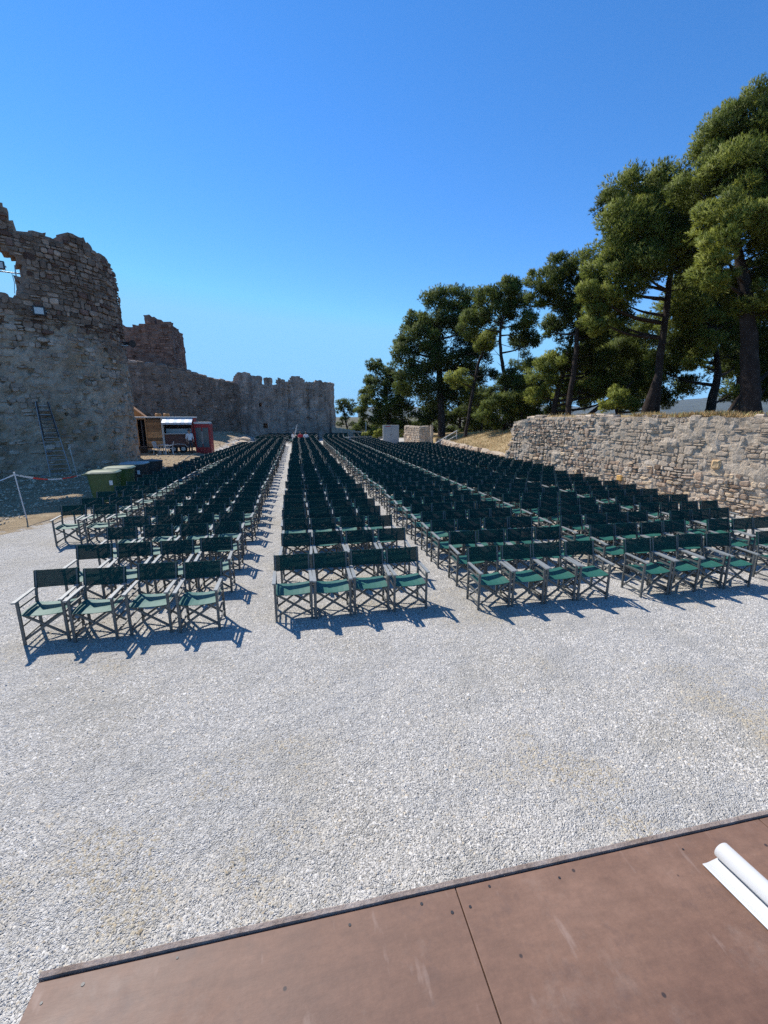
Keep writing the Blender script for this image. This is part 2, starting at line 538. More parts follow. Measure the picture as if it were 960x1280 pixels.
def ground_z(x, y):
    z = 0.0
    if y > 20:
        z += 0.35 * ss(0.4, 3.2, chairs_left_edge(y) - x) * ss(22, 33, y)
        z += 0.75 * ss(0.6, 4.0, -4.6 - x) * ss(38, 50, y)
        z += 0.08 * nz(x * 0.5, y * 0.5) * ss(0.5, 3, chairs_left_edge(y) - x)
    if x < -6.5 and y > 9:
        z += 0.05 * (nz(x * 0.7, y * 0.7) + 0.3) * ss(0, 2, -6.5 - x)
    return z


xs = [-4000, -1500, -600, -250, -120, -80] + [-60 + 1.0 * i for i in range(40)] + [-20 + 0.5 * i for i in range(80)] + [20 + 2.0 * i for i in range(21)] + [80, 120, 250, 600, 1500, 4000]
ys = [-400, -100, -30] + [-8 + 1.0 * i for i in range(26)] + [18 + 0.6 * i for i in range(80)] + [67 + 3.0 * i for i in range(12)] + [120, 200, 400, 900, 2000, 5000]
mb = MB()
vs = [(x, y, ground_z(x, y)) for y in ys for x in xs]
nx = len(xs)
fs = [(j * nx + i, j * nx + i + 1, (j + 1) * nx + i + 1, (j + 1) * nx + i) for j in range(len(ys) - 1) for i in range(nx - 1)]
mb.add(vs, fs)
tag(mb.build('ground', M['gravel'], smooth=True), 'pale crushed stone and bare earth of the castle yard', kind='structure')

# loose gravel lying in front of the stage
def gravel():
    n = 170000
    Y = 0.6 + 8.0 * RNG.random(n) ** 1.45
    X = RNG.uniform(-1, 1, n)
    half = 1.4 + Y * 0.98
    X = X * half + Y * 0.2
    # thin the scatter unevenly so bare and heaped patches show
    keep = np.array([1.3 * nz(a * 1.1, b * 1.6, 4.2) + 0.9 * nz(a * 4, b * 5, 1.2) for a, b in zip(X, Y)]) + RNG.random(n) * 1.1 > 0.28
    X, Y = X[keep], Y[keep]
    n = len(X)
    s = RNG.uniform(0.0045, 0.0115, n) * (1 + 0.6 * (RNG.random(n) > 0.97)) * (0.9 + 0.05 * Y)
    base = np.array([(1, 0, -.3), (0, 1, -.3), (-1, 0, -.3), (0, -1, -.3), (0, 0, .8)], float)
    V = base[None] * (1 + RNG.uniform(-0.35, 0.35, (n, 5, 1)))
    V = V + RNG.uniform(-0.28, 0.28, (n, 5, 3))
    a = RNG.uniform(0, 6.28, n)
    ca, sa = np.cos(a)[:, None], np.sin(a)[:, None]
    V = np.stack([V[..., 0] * ca - V[..., 1] * sa, V[..., 0] * sa + V[..., 1] * ca, V[..., 2] * 0.85], -1) * s[:, None, None]
    V += np.stack([X, Y, s * 0.15], -1)[:, None, :]
    F = np.array([(0, 1, 4), (1, 2, 4), (2, 3, 4), (3, 0, 4)])
    T = (F[None] + (np.arange(n) * 5)[:, None, None]).reshape(-1, 3)
    g = np.clip(RNG.normal(1.0, 0.16, n), 0.45, 1.35)
    warm = RNG.random(n) > 0.93
    pat = np.array([nz(a * 0.55, b * 0.55, 8.1) + 0.6 * nz(a * 1.9, b * 1.9, 2.2) for a, b in zip(X, Y)])
    soil = np.clip((pat - 0.12) * 1.5, 0, 0.45)
    dirt = np.stack([1 - soil * 0.55, 1 - soil * 0.68, 1 - soil * 0.95], -1)
    tint = np.stack([g, g * np.where(warm, 0.9, 1.0), g * np.where(warm, 0.75, 1.0)], -1)
    tint = np.repeat(tint * dirt, 5, axis=0)
    o = link('gravel', tri_mesh('gravel', V.reshape(-1, 3), T, tint, M['pebble']))
    tag(o, 'loose pale gravel strewn between the stage and the first chairs', 'gravel', kind='stuff')


gravel()


# stones and clods lying on the bare earth by the towers
def rubble_scatter():
    n = 6100
    X = np.concatenate([RNG.uniform(-16, -6.6, 3400), RNG.uniform(-13, -4.8, 1800), np.zeros(900)])
    Y = np.concatenate([RNG.uniform(11, 27, 3400), RNG.uniform(27, 60, 1800), RNG.uniform(6, 22, 900)])
    Z = np.array([ground_z(a, b) for a, b in zip(X, Y)])
    X = np.where((Y < 16) & (X > -8.2), X - 1.8, np.minimum(X, -7.3 + 2.5 * (Y > 40)))
    X[5200:] = 14.4 - 0.1988 * (Y[5200:] - 5.5) - 0.06 - 0.7 * RNG.random(900) ** 2
    Z = np.array([ground_z(a, b) for a, b in zip(X, Y)])
    s = 0.018 + 0.05 * RNG.random(n) ** 4 + 0.0007 * Y
    base = np.array([(1, 0, 0), (0, 1, 0), (-1, 0, 0), (0, -1, 0), (0, 0, 1), (0, 0, -1)], float)
    V = base[None] * (1 + RNG.uniform(-0.45, 0.45, (n, 6, 1))) + RNG.uniform(-0.3, 0.3, (n, 6, 3))
    V = V * np.array([1, 1, 0.6]) * s[:, None, None] + np.stack([X, Y, Z + s * 0.2], -1)[:, None, :]
    F = np.array([(0, 1, 4), (1, 2, 4), (2, 3, 4), (3, 0, 4), (1, 0, 5), (2, 1, 5), (3, 2, 5), (0, 3, 5)])
    T = (F[None] + (np.arange(n) * 6)[:, None, None]).reshape(-1, 3)
    g = np.clip(RNG.normal(0.95, 0.2, n), 0.6, 1.4)
    tint = np.repeat(np.stack([g, g * 0.86, g * 0.68], -1), 6, axis=0)
    o = link('rubble', tri_mesh('rubble', V.reshape(-1, 3), T, tint, M['pebble']))
    tag(o, 'small stones and clods scattered over the bare earth and along the foot of the wall', 'rubble', kind='stuff')


rubble_scatter()


# ------------------------------------------------------------------ masonry
def catmull(pts, n=16):
    p = [Vector(q) for q in pts]
    p = [p[0] * 2 - p[1]] + p + [p[-1] * 2 - p[-2]]
    out = []
    for i in range(1, len(p) - 2):
        a, b, c, d = p[i - 1:i + 3]
        for k in range(n):
            t = k / n
            out.append(0.5 * ((2 * b) + (c - a) * t + (2 * a - 5 * b + 4 * c - d) * t * t + (-a + 3 * b - 3 * c + d) * t ** 3))
    out.append(p[-2])
    return out


class Plan:
    """a wall line in plan; at(u) gives the point and the outward normal (to the right of travel when side=1)"""

    def __init__(self, pts, side=1, smooth=True):
        self.p = catmull([Vector((a, b)) for a, b in pts]) if smooth else [Vector((a, b)) for a, b in pts]
        self.s = [0.0]
        for a, b in zip(self.p, self.p[1:]): self.s.append(self.s[-1] + (b - a).length)
        self.len = self.s[-1]
        self.side = side

    def at(self, u):
        u = min(max(u, 0), self.len - 1e-6)
        lo, hi = 0, len(self.s) - 1
        while hi - lo > 1:
            m = (lo + hi) // 2
            if self.s[m] <= u: lo = m
            else: hi = m
        f = (u - self.s[lo]) / max(1e-9, self.s[lo + 1] - self.s[lo])
        a, b = self.p[lo], self.p[lo + 1]
        d = (b - a).normalized()
        return a.lerp(b, f), Vector((d.y, -d.x)) * self.side

    def pt(self, u, v, d):
        p, n = self.at(u)
        return (p.x + n.x * d, p.y + n.y * d, v)


def shell(plan, top, thick, cu, cv, vmax, hole=None, bump=0.05, fit=False, z0=-0.3, pit=None, jit=0.25, uend=None):
    """solid ruined wall: front and back skins with every step, opening and broken crown closed"""
    nu = int(plan.len / cu)
    nv = int((vmax - z0) / cv)
    vid = {}
    mb = MB()
    solid = [[False] * nv for _ in range(nu)]
    for i in range(nu):
        um = (i + 0.5) * plan.len / nu
        for j in range(nv):
            vm = z0 + (j + 0.5) * (vmax - z0) / nv
            ok = True if fit else vm < top(um)
            if ok and hole and hole(um, vm): ok = False
            if ok and uend and um > uend(vm): ok = False
            solid[i][j] = ok
    rj = random.Random(3)

    def vert(i, j, back):
        key = (i, j, back)
        if key in vid: return vid[key]
        u = i * plan.len / nu
        v = z0 + j * (vmax - z0) / nv
        if fit: v = z0 + (top(u) - z0) * j / nv
        ju = rj.uniform(-jit, jit) * cu if 0 < i < nu else 0
        jv = rj.uniform(-jit, jit) * cv if 0 < j else 0
        if fit: jv *= 0.6
        d = bump * (nz(u * 0.9, v * 0.9, 3) * 1.2 + nz(u * 2.7, v * 2.7, 7) * 0.8 + nz(u * 6, v * 6, 9) * 0.5)
        if pit and not back: d -= pit(u, v)
        q = plan.pt(u + ju, v + jv, -thick + d if back else d)
        vid[key] = len(mb.v)
        mb.v.append(q); mb.t.append((1, 1, 1))
        return vid[key]

    def face(*ids):
        mb.f.append(ids); mb.mi.append(0)
    for i in range(nu):
        for j in range(nv):
            if not solid[i][j]: continue
            a, b, c, d = (i, j), (i + 1, j), (i + 1, j + 1), (i, j + 1)
            face(*[vert(*q, False) for q in (a, b, c, d)])
            face(*[vert(*q, True) for q in (d, c, b, a)])
            for (di, dj), e in (((0, 1), (d, c)), ((0, -1), (b, a)), ((1, 0), (c, b)), ((-1, 0), (a, d))):
                ii, jj = i + di, j + dj
                if jj < 0: continue
                if 0 <= ii < nu and 0 <= jj < nv and solid[ii][jj]: continue
                p, q = e
                face(vert(*p, False), vert(*q, False), vert(*q, True), vert(*p, True))
    return mb


def rubble(u0, u1, v0, v1, ch, cw, rng, ok=None, gap=0.012):
    """uneven courses of stones in (u, v): list of eight-cornered outlines"""
    out = []
    v = v0
    while v < v1:
        h = rng.uniform(*ch)
        ph = rng.uniform(0, 99)
        u = u0 - rng.uniform(0, cw[1])
        while u < u1:
            w = min(rng.uniform(*cw), rng.uniform(*cw) * 1.25)
            hh = h
            if rng.random() < 0.16: hh = h * rng.uniform(1.15, 1.6)
            b0 = v + 0.3 * h * nz(u * 1.7, ph); b1 = v + 0.3 * h * nz((u + w) * 1.7, ph)
            pieces = [(u, u + w, b0, b1, hh)]
            if rng.random() < 0.14 and h > ch[0] * 1.2:
                pieces = [(u, u + w, b0, b1, hh * 0.45), (u, u + w, b0 + hh * 0.5, b1 + hh * 0.5, hh * 0.45)]
            for (a, b, y0, y1, k) in pieces:
                g = gap * rng.uniform(0.5, 1.8)
                c = [(a + g, y0 + g), (b - g, y1 + g), (b - g, y1 + k - g), (a + g, y0 + k - g)]
                c = [(x + rng.uniform(-0.06, 0.06) * w, y + rng.uniform(-0.1, 0.1) * k) for x, y in c]
                poly = []
                for q in range(4):
                    p, pn, pp = c[q], c[(q + 1) % 4], c[q - 1]
                    f1, f2 = rng.uniform(0.1, 0.34), rng.uniform(0.1, 0.34)
                    poly.append((p[0] + (pp[0] - p[0]) * f1, p[1] + (pp[1] - p[1]) * f1))
                    poly.append((p[0] + (pn[0] - p[0]) * f2, p[1] + (pn[1] - p[1]) * f2))
                cx = sum(p[0] for p in poly) / 8; cy = sum(p[1] for p in poly) / 8
                if cx < u0 or cx > u1 or (ok and not ok(cx, cy)): continue
                out.append((poly, cx, cy, (b - a) * k))
            u += w
        v += h
    return out


def stone_geo(mb, plan, st, depth, rng, tint):
    poly, cx, cy, _ = st
    vs = []
    tu, tv = rng.uniform(-0.35, 0.35), rng.uniform(-0.45, 0.3)
    w = max(p[0] for p in poly) - min(p[0] for p in poly)
    h = max(p[1] for p in poly) - min(p[1] for p in poly)
    for k, (sc, d) in enumerate(((1.0, -0.06), (0.97, depth * 0.62), (rng.uniform(0.62, 0.8), depth))):
        for (u, v) in poly:
            uu = cx + (u - cx) * sc; vv = cy + (v - cy) * sc
            dd = d
            if k: dd += depth * (tu * (uu - cx) / w + tv * (vv - cy) / h) + rng.uniform(-0.12, 0.12) * depth
            vs.append(plan.pt(uu, vv, dd))
    fs = []
    for r in (0, 1):
        for k in range(8):
            fs.append((r * 8 + k, r * 8 + (k + 1) % 8, r * 8 + 8 + (k + 1) % 8, r * 8 + 8 + k))
    fs.append(tuple(16 + k for k in range(8)))
    mb.add(vs, fs, tint)


def lay_stones(parent, plan, stones, depth_of, tint_of, mat, rng, singles, seen=None, flat_plan=None):
    """the largest stones that the picture shows become parts of their own, the rest one joined part"""
    order = sorted(range(len(stones)), key=lambda i: -stones[i][3] * (1.0 if seen is None or seen(stones[i][1], stones[i][2]) else 0.0))
    rest = MB()
    for rank, i in enumerate(order):
        st = stones[i]
        mb = MB() if rank < singles else rest
        stone_geo(mb, plan, st, depth_of(st[1], st[2]), rng, tint_of(st[1], st[2]))
        if rank < singles: mb.build('stone', mat, parent)
    if rest.v:
        o = rest.build('small_stones', mat, parent)
        o['kind'] = 'stuff'


# ---- the pale rubble retaining wall along the seats
srng = random.Random(21)
wall_plan = Plan([(14.4, 5.5), (11.2, 21.6)], side=-1, smooth=False)
wall_root = empty('stone_wall', (13.0, 12.5, 0))
wall_root.location = (0, 0, 0)
tag(wall_root, 'tall pale rubble retaining wall beside the seating with pines above it', 'wall')
wall_top = lambda u: 2.98 + 0.06 * nz(u * 0.7, 2) + 0.05 * nz(u * 3, 4) - 0.3 * ss(14.0, 16.6, u)
wall_end = lambda v: 16.55 - 0.2 * v - 0.12 * math.sin(v * 4)
wb = shell(wall_plan, wall_top, 1.0, 0.13, 0.11, 3.2, fit=True, bump=0.075, jit=0.35, uend=wall_end)
wb.build('core', M['wall_mortar'], wall_root)


def wall_depth(u, v):
    # the upper near stretch is buried in old mortar, the foot and the far end stand proud
    smooth_zone = ss(11.5, 9.5, u) * ss(1.05, 1.5, v + 0.3 * nz(u, 5))
    d = srng.uniform(0.018, 0.07) * (1 - 0.55 * smooth_zone) - 0.005 * smooth_zone
    if v < 1.1: d *= srng.uniform(0.9, 1.6)
    return d


def wall_tint(u, v):
    g = srng.gauss(1.0, 0.11)
    r = srng.random()
    z = ss(11.5, 9.5, u) * ss(1.0, 1.5, v)
    if z > 0.5: g = srng.gauss(0.95, 0.08); return (g, g * 0.99, g * 0.97)
    if r < 0.10: return (g * 1.25, g * 1.18, g * 1.05)
    if r < 0.24: return (g * 0.92, g * 0.83, g * 0.78)
    if r < 0.36: return (g * 0.62, g * 0.55, g * 0.52)
    return (g, g, g)


stones = rubble(0.3, 16.7, 0.02, 2.95, (0.085, 0.2), (0.1, 0.42), srng, ok=lambda u, v: (srng.random() < 1 - 0.18 * ss(11.5, 9.5, u) * ss(1.0, 1.5, v)) and u < wall_end(v) - 0.08 and v < wall_top(u) - 0.08)
lay_stones(wall_root, wall_plan, stones, wall_depth, wall_tint, M['wall_stone'], srng, 300, seen=lambda u, v: u > 3.0)
# two odd ochre blocks
for (u, v, w, h, t) in ((9.3, 0.62, 0.26, 0.22, (1.35, 1.0, 0.45)), (5.9, 1.5, 0.27, 0.3, (1.1, 0.96, 0.72))):
    poly = [(u - w / 2, v - h * .35), (u - w * .35, v - h / 2), (u + w * .35, v - h / 2), (u + w / 2, v - h * .35), (u + w / 2, v + h * .35), (u + w * .35, v + h / 2), (u - w * .35, v + h / 2), (u - w / 2, v + h * .35)]
    mb = MB(); stone_geo(mb, wall_plan, (poly, u, v, w * h), 0.09, srng, t)
    mb.build('stone', M['wall_stone'], wall_root)['label'] = 'ochre yellow block in the pale wall'
# loose flat stones left along the crown
u = 0.4
while u < 15.3:
    w, h = srng.uniform(0.18, 0.55), srng.uniform(0.04, 0.12)
    if srng.random() < (0.25 if 5.0 < u < 9.0 else 0.7):
        mb = MB(); vs = []; dd = srng.uniform(-.12, .02); dw = srng.uniform(.3, .55)
        for zz, kk in ((-0.12, 1.0), (h * 0.6, 1.0), (h, 0.7)):
            for (a, b) in ((-.5, -.5), (.5, -.5), (.5, .5), (-.5, .5)):
                vs.append(wall_plan.pt(u + a * w * kk + srng.uniform(-.05, .05), wall_top(u) + zz + srng.uniform(-.025, .025), dd - dw / 2 - b * dw * kk))
        mb.add(vs, [(0, 1, 5, 4), (1, 2, 6, 5), (2, 3, 7, 6), (3, 0, 4, 7), (4, 5, 9, 8), (5, 6, 10, 9), (6, 7, 11, 10), (7, 4, 8, 11), (8, 9, 10, 11)], (srng.uniform(.75, 1.1),) * 3)
        mb.build('coping_stone', M['wall_stone'], wall_root)
    u += w * srng.uniform(1.0, 1.6)

# ---- the low wall that carries on behind it
low_plan = Plan([(11.75, 22.1), (12.7, 32), (13.7, 41)], side=-1, smooth=False)
low_root = empty('low_stone_wall')
tag(low_root, 'knee-high rubble wall under the dry grass bank, beyond the tall wall', 'wall')
low_top = lambda u: 0.82 + 0.1 * nz(u * 0.8, 8)
shell(low_plan, low_top, 0.5, 0.3, 0.2, 0.9, fit=True, bump=0.05).build('core', M['wall_mortar'], low_root)
stones = rubble(0.05, low_plan.len - .05, 0.0, 0.8, (0.13, 0.24), (0.18, 0.5), srng)
lay_stones(low_root, low_plan, stones, lambda u, v: srng.uniform(0.04, 0.1), wall_tint, M['wall_stone'], srng, 90)

# ---- the gate pier by the steps
pier_root = empty('stone_pier')
tag(pier_root, 'square rubble stone pier beside the white stair rail', 'pier')
pier_plan = Plan([(10.98, 43.6), (11.65, 40.0), (12.95, 39.9), (13.0, 43)], side=1, smooth=False)
shell(pier_plan, lambda u: 2.1 + 0.06 * nz(u * 2, 1), 0.45, 0.25, 0.22, 2.3, fit=True, bump=0.03).build('core', M['wall_mortar'], pier_root)
stones = rubble(0.05, pier_plan.len - 3.1, 0.0, 1.95, (0.16, 0.28), (0.2, 0.45), srng)
lay_stones(pier_root, pier_plan, stones, lambda u, v: srng.uniform(0.03, 0.07), wall_tint, M['wall_stone'], srng, 60)

# ---- the ruined round tower
tower_plan = Plan([(-26, 19.6), (-20, 22.2), (-14.8, 24.6), (-12.7, 25.6), (-11.2, 26.75), (-10.3, 28.0), (-9.95, 29.4), (-10.25, 30.7), (-11.1, 32.0), (-12.6, 33.2)], side=1)
TP = [(0, 12.2), (9, 12.6), (13.6, 12.7), (14.3, 12.67), (14.55, 12.0), (14.62, 11.72), (15.0, 11.72), (15.3, 11.9), (15.6, 11.84), (16.0, 11.66), (16.52, 11.6), (16.56, 12.1), (17.0, 12.25), (17.5, 12.2), (17.85, 12.05), (18.1, 11.8), (18.14, 11.4), (18.24, 11.4), (18.28, 11.65), (19.0, 11.7), (19.4, 11.55), (19.9, 11.2), (20.3, 10.2), (21, 9.6), (25, 9.2)]


def lerp_table(T, u):
    for (a, p), (b, q) in zip(T, T[1:]):
        if u <= b: return p + (q - p) * (u - a) / (b - a)
    return T[-1][1]


tower_top = lambda u: lerp_table(TP, u) + 0.1 * nz(u * 4, 9)


def tower_hole(u, v):
    e = 0.16 * nz(u * 2.5, v * 2.5, 4)
    return 12.9 < u + e < 14.35 + 0.25 * (v > 9.6) * (1.0 if v < 10.1 else 0.4) and 8.72 + e < v < 10.95 - 0.34 * max(0, u - 13.3) + e


prng = random.Random(5)
pits = [(prng.uniform(10.5, 20.5), prng.uniform(0.8, 7.8), prng.uniform(0.06, 0.16), prng.uniform(0.12, 0.34)) for _ in range(150)]


def tower_pit(u, v):
    s = 0.0
    for (a, b, r, d) in pits:
        q = ((u - a) ** 2 + ((v - b) * 1.2) ** 2) / (r * r)
        if q < 5: s += d * math.exp(-q)
    s += 0.12 * ss(7.0, 8.0, v + 0.5 * nz(u, 2) + 0.35 * ss(16, 19, u))      # the upper storey stands back
    return s


tower_root = empty('ruined_tower')
tag(tower_root, 'ruined round stone tower with plastered foot and jagged broken crown', 'tower')
tb = shell(tower_plan, tower_top, 1.1, 0.17, 0.17, 12.9, hole=tower_hole, bump=0.1, pit=tower_pit, jit=0.32)
split = lambda u: 7.6 - 1.5 * ss(16.5, 19.5, u) + 0.8 * nz(u * 0.9, 6)
tb.mi = []
for f in tb.f:
    # which skin a face belongs to is decided by where it sits on the wall
    p = [tb.v[i] for i in f]
    z = sum(q[2] for q in p) / len(p); x = sum(q[0] for q in p) / len(p); y = sum(q[1] for q in p) / len(p)
    best = 13 + (x + 14) * 1.35 if x < -12 else 15.7 + (y - 26.2) * 1.18
    tb.mi.append(1 if z > split(best) + 0.9 * nz(x * 1.2, z * 1.2, y) + 0.6 * nz(x * 4, z * 4, y) else 0)
tb.build('shell', [M['tower_plaster'], M['tower_stone']], tower_root)


def tower_ok(u, v):
    if tower_hole(u, v) or tower_hole(u - 0.25, v) or tower_hole(u, v + 0.15) or tower_hole(u, v - .15): return False
    if v > tower_top(u) - 0.14: return False
    s = split(u)
    if v > s: return True
    return prng.random() < 0.22 * ss(0.5, -2.5, v - s) * 0 + (0.8 if v > s - 0.7 else 0.55 if v > s - 1.8 else (0.26 + 0.25 * (nz(u * 0.8, v * 0.8, 11) > 0.1)))


def tower_tint(u, v):
    if v < split(u) - 0.3:
        g = prng.gauss(1.5, 0.2); return (g, g * 1.06, g * 1.08)
    g = prng.gauss(1.0, 0.24)
    r = prng.random()
    if r < 0.16: return (g * 1.35, g * 1.33, g * 1.3)
    if r < 0.3: return (g * 0.68, g * 0.55, g * 0.55)
    return (g, g * 0.97, g * 0.95)


tower_depth = lambda u, v: (prng.uniform(0.01, 0.085) if v < split(u) - 0.3 else prng.uniform(-0.06, 0.05))
stones = rubble(8.0, 21.2, 0.2, 12.6, (0.12, 0.3), (0.18, 0.55), prng, ok=tower_ok, gap=0.016)
lay_stones(tower_root, tower_plan, stones, tower_depth, tower_tint, M['tower_stone'], prng, 300, seen=lambda u, v: 12.6 < u < 20)

# ---- red-brown square tower behind the curtain wall
red_plan = Plan([(-23.2, 54.4), (-13.25, 54.4), (-13.15, 59.5)], side=1, smooth=False)
red_root = empty('square_tower')
tag(red_root, 'square red-brown stone tower with two merlons rising behind the curtain wall', 'tower')


def red_top(u):
    if u < 4.6: return 13.0 + 0.3 * nz(u * 2, 3)
    if u < 6.9: return 12.75 + 0.25 * nz(u * 2, 3)
    if u < 7.2: return 13.1
    if u < 8.4: return 14.0 - 0.25 * (u - 7.2)
    if u < 8.62: return 13.0
    return 13.45 - 0.12 * (u - 8.6)


shell(red_plan, red_top, 1.3, 0.25, 0.22, 14.4, bump=0.13, jit=0.3).build('shell', M['red_stone'], red_root)
rr = random.Random(8)
stones = rubble(0.3, 14.5, 7.0, 13.6, (0.2, 0.34), (0.3, 0.8), rr, ok=lambda u, v: v < red_top(u) - 0.25 and rr.random() < 0.75)


def red_tint(u, v):
    g = rr.gauss(1.0, 0.22)
    return (g * 1.5, g * 1.45, g * 1.4) if rr.random() < 0.14 else (g, g * 0.95, g * 0.95)


lay_stones(red_root, red_plan, stones, lambda u, v: rr.uniform(0.0, 0.09), red_tint, M['red_stone'], rr, 0)

# ---- the long curtain wall
cur_plan = Plan([(-24.0, 40.5), (-16.6, 50.0), (-7.2, 62.2)], side=1, smooth=False)
cur_root = empty('curtain_wall')
tag(cur_root, 'long dark stone curtain wall running from the round tower to the far bastion', 'wall')
cur_top = lambda u: 8.5 - 1.2 * ss(15, 27.4, u) + 0.12 * nz(u * 0.5, 3) + 0.12 * nz(u * 2.2, 5)
shell(cur_plan, cur_top, 1.5, 0.35, 0.3, 8.8, bump=0.15, jit=0.32, fit=True).build('shell', M['curtain_stone'], cur_root)
stones = rubble(8, cur_plan.len, 0.4, 8.1, (0.2, 0.38), (0.3, 0.85), rr, ok=lambda u, v: rr.random() < 0.5 and v < cur_top(u) - .3)
lay_stones(cur_root, cur_plan, stones, lambda u, v: rr.uniform(0.0, 0.09), lambda u, v: (lambda g: (g, g * .97, g * .96))(rr.gauss(1.05, 0.25)), M['curtain_stone'], rr, 0)
# ragged ledge of pale broken stones along its crown
for k in range(18):
    u = 11 + k * 0.9 + rr.uniform(-.3, .3)
    mb = MB(); p, n = cur_plan.at(u); w = rr.uniform(0.3, 0.8); h = rr.uniform(0.12, 0.3)
    vs = []
    for zz, kk in ((-0.1, 1.0), (h * .6, 1.05), (h, .6)):
        for (a, b) in ((-.5, -.5), (.5, -.5), (.5, .5), (-.5, .5)):
            vs.append(cur_plan.pt(u + a * w * kk, cur_top(u) + zz + rr.uniform(-.03, .03), 0.05 - .3 - b * .6 * kk))
    mb.add(vs, [(0, 1, 5, 4), (1, 2, 6, 5), (2, 3, 7, 6), (3, 0, 4, 7), (4, 5, 9, 8), (5, 6, 10, 9), (6, 7, 11, 10), (7, 4, 8, 11), (8, 9, 10, 11)], (rr.uniform(1.0, 1.9),) * 3)
    mb.build('crown_stone', M['curtain_stone'], cur_root)

# ---- the far bastion with its merlons
bas_plan = Plan([(-8.6, 62.6), (-6.5, 61.6), (-3.5, 61.2), (0, 61.2), (3.5, 61.5), (4.9, 62.2), (5.45, 63.5), (5.6, 66), (5.6, 70)], side=1)
bas_root = empty('bastion')
tag(bas_root, 'far grey stone bastion with broken merlons closing off the yard', 'bastion')
BT = [(0, 6.9), (0.6, 7.9), (1.4, 8.8), (2.4, 8.85), (2.9, 8.35), (4.4, 8.35), (4.45, 7.3), (4.9, 7.3), (4.92, 8.2), (5.75, 8.15), (5.8, 7.25), (6.5, 7.25), (6.55, 8.1), (7.6, 7.9), (7.9, 7.4), (8.0, 7.9), (8.6, 8.3), (9.4, 8.35), (10.2, 7.9), (10.3, 7.75), (11.4, 7.75), (12.2, 7.9), (12.8, 7.75), (14.0, 7.6), (22, 7.5)]
bas_top = lambda u: lerp_table(BT, u) + 0.08 * nz(u * 3, 1)


def bas_hole(u, v):
    return (3.95 < u < 4.5 and 4.3 < v < 4.85) or (4.5 < u < 5.0 and 1.5 < v < 2.15)


def bas_pit(u, v):
    s = 0.0
    for a, w, d, lo in ((7.35, 0.14, 0.3, 4.0), (8.1, 0.18, 0.4, 3.9), (10.6, 0.16, 0.35, 2.6), (13.0, 0.12, 0.25, 3.4), (11.5, .1, .2, 4.4)):
        if lo < v < 7.4: s += d * math.exp(-((u - a) / w) ** 2)
    s += 0.16 * ss(4.1, 3.9, v) * ss(6.0, 6.6, u) * -1.0
    return s


shell(bas_plan, bas_top, 1.4, 0.2, 0.22, 9.0, hole=bas_hole, bump=0.12, pit=bas_pit, jit=0.3).build('shell', M['bastion_stone'], bas_root)
MB().box((-0.8, 65.6, 3.4), (11.0, 4.0, 6.8)).build('core', M['bastion_stone'], bas_root)  # added block behind the shell, keeps sky light out of the openings
stones = rubble(0.3, 15, 0.4, 7.4, (0.2, 0.36), (0.3, 0.8), rr, ok=lambda u, v: rr.random() < 0.35 and not bas_hole(u, v) and not bas_hole(u - .3, v) and not bas_hole(u + .3, v) and v < bas_top(u) - .25)
lay_stones(bas_root, bas_plan, stones, lambda u, v: rr.uniform(-0.02, 0.06) - bas_pit(u, v), lambda u, v: (lambda g: (g, g * .98, g * .97))(rr.gauss(1.0, 0.2)), M['bastion_stone'], rr, 0)
# low brown wall at the bastion's foot
mb = MB()
lp = Plan([(4.9, 61.6), (7.5, 60.4), (11.2, 59.8)], side=1, smooth=False)
tag(shell(lp, lambda u: 1.55 - 0.14 * u + 0.1 * nz(u * 2, 3), 0.6, 0.25, 0.2, 1.8, fit=True, bump=0.06).build('broken_wall', M['wall_stone']), 'broken brown stub of wall at the foot of the far bastion', 'wall')

# ---- the planted ground above the retaining wall
def edge_x(y):
    if y < 21.6: return 14.4 + (11.2 - 14.4) * (y - 5.5) / 16.1
    if y < 22.4: return 11.4 + (y - 21.6) * 0.45
    return 11.76 + (y - 22.4) * 0.105


def terrace_z(x, y):
    p = 3.05 - 1.25 * ss(23, 33, y) - 0.75 * ss(33, 50, y) - 1.3 * ss(50, 75, y)
    s = x - edge_x(y)
    f = ss(20.6, 22.6, y)
    low = 0.72 + (p - 0.72) * ss(0.0, 5.0, s)
    z = p * (1 - f) + low * f
    return z + 0.07 * nz(x * 0.6, y * 0.6) * ss(0.5, 2, s) + 0.03 * nz(x * 2, y * 2)


mb = MB()
ysl = [3 + 0.6 * i for i in range(100)] + [64, 67, 71, 76, 82, 90, 100, 120]
ssl = [0.45, 0.7, 1.0, 1.4, 1.9, 2.5, 3.2, 4, 5, 6, 7.5, 9, 11, 13, 16, 20, 25, 32, 40, 60]
vs = []
for y in ysl:
    for s in ssl:
        x = edge_x(y) + s
        z = terrace_z(x, y)
        if y > 76: z = min(z, 0.3) - 0.02 * (y - 76)
        vs.append((x, y, z))
ns = len(ssl)
mb.add(vs, [(j * ns + i, j * ns + i + 1, (j + 1) * ns + i + 1, (j + 1) * ns + i) for j in range(len(ysl) - 1) for i in range(ns - 1)])
# side skirt so the sheet reads as earth, not paper
b = len(mb.v)
mb.add([(v[0], v[1], -0.2) for v in vs[::ns]], [])
for j in range(len(ysl) - 1):
    mb.f.append((j * ns, (j + 1) * ns, b + j + 1, b + j)); mb.mi.append(0)
tag(mb.build('terrain', M['grass_soil'], smooth=True), 'dry grassy terrace under the pines above the wall', kind='structure')

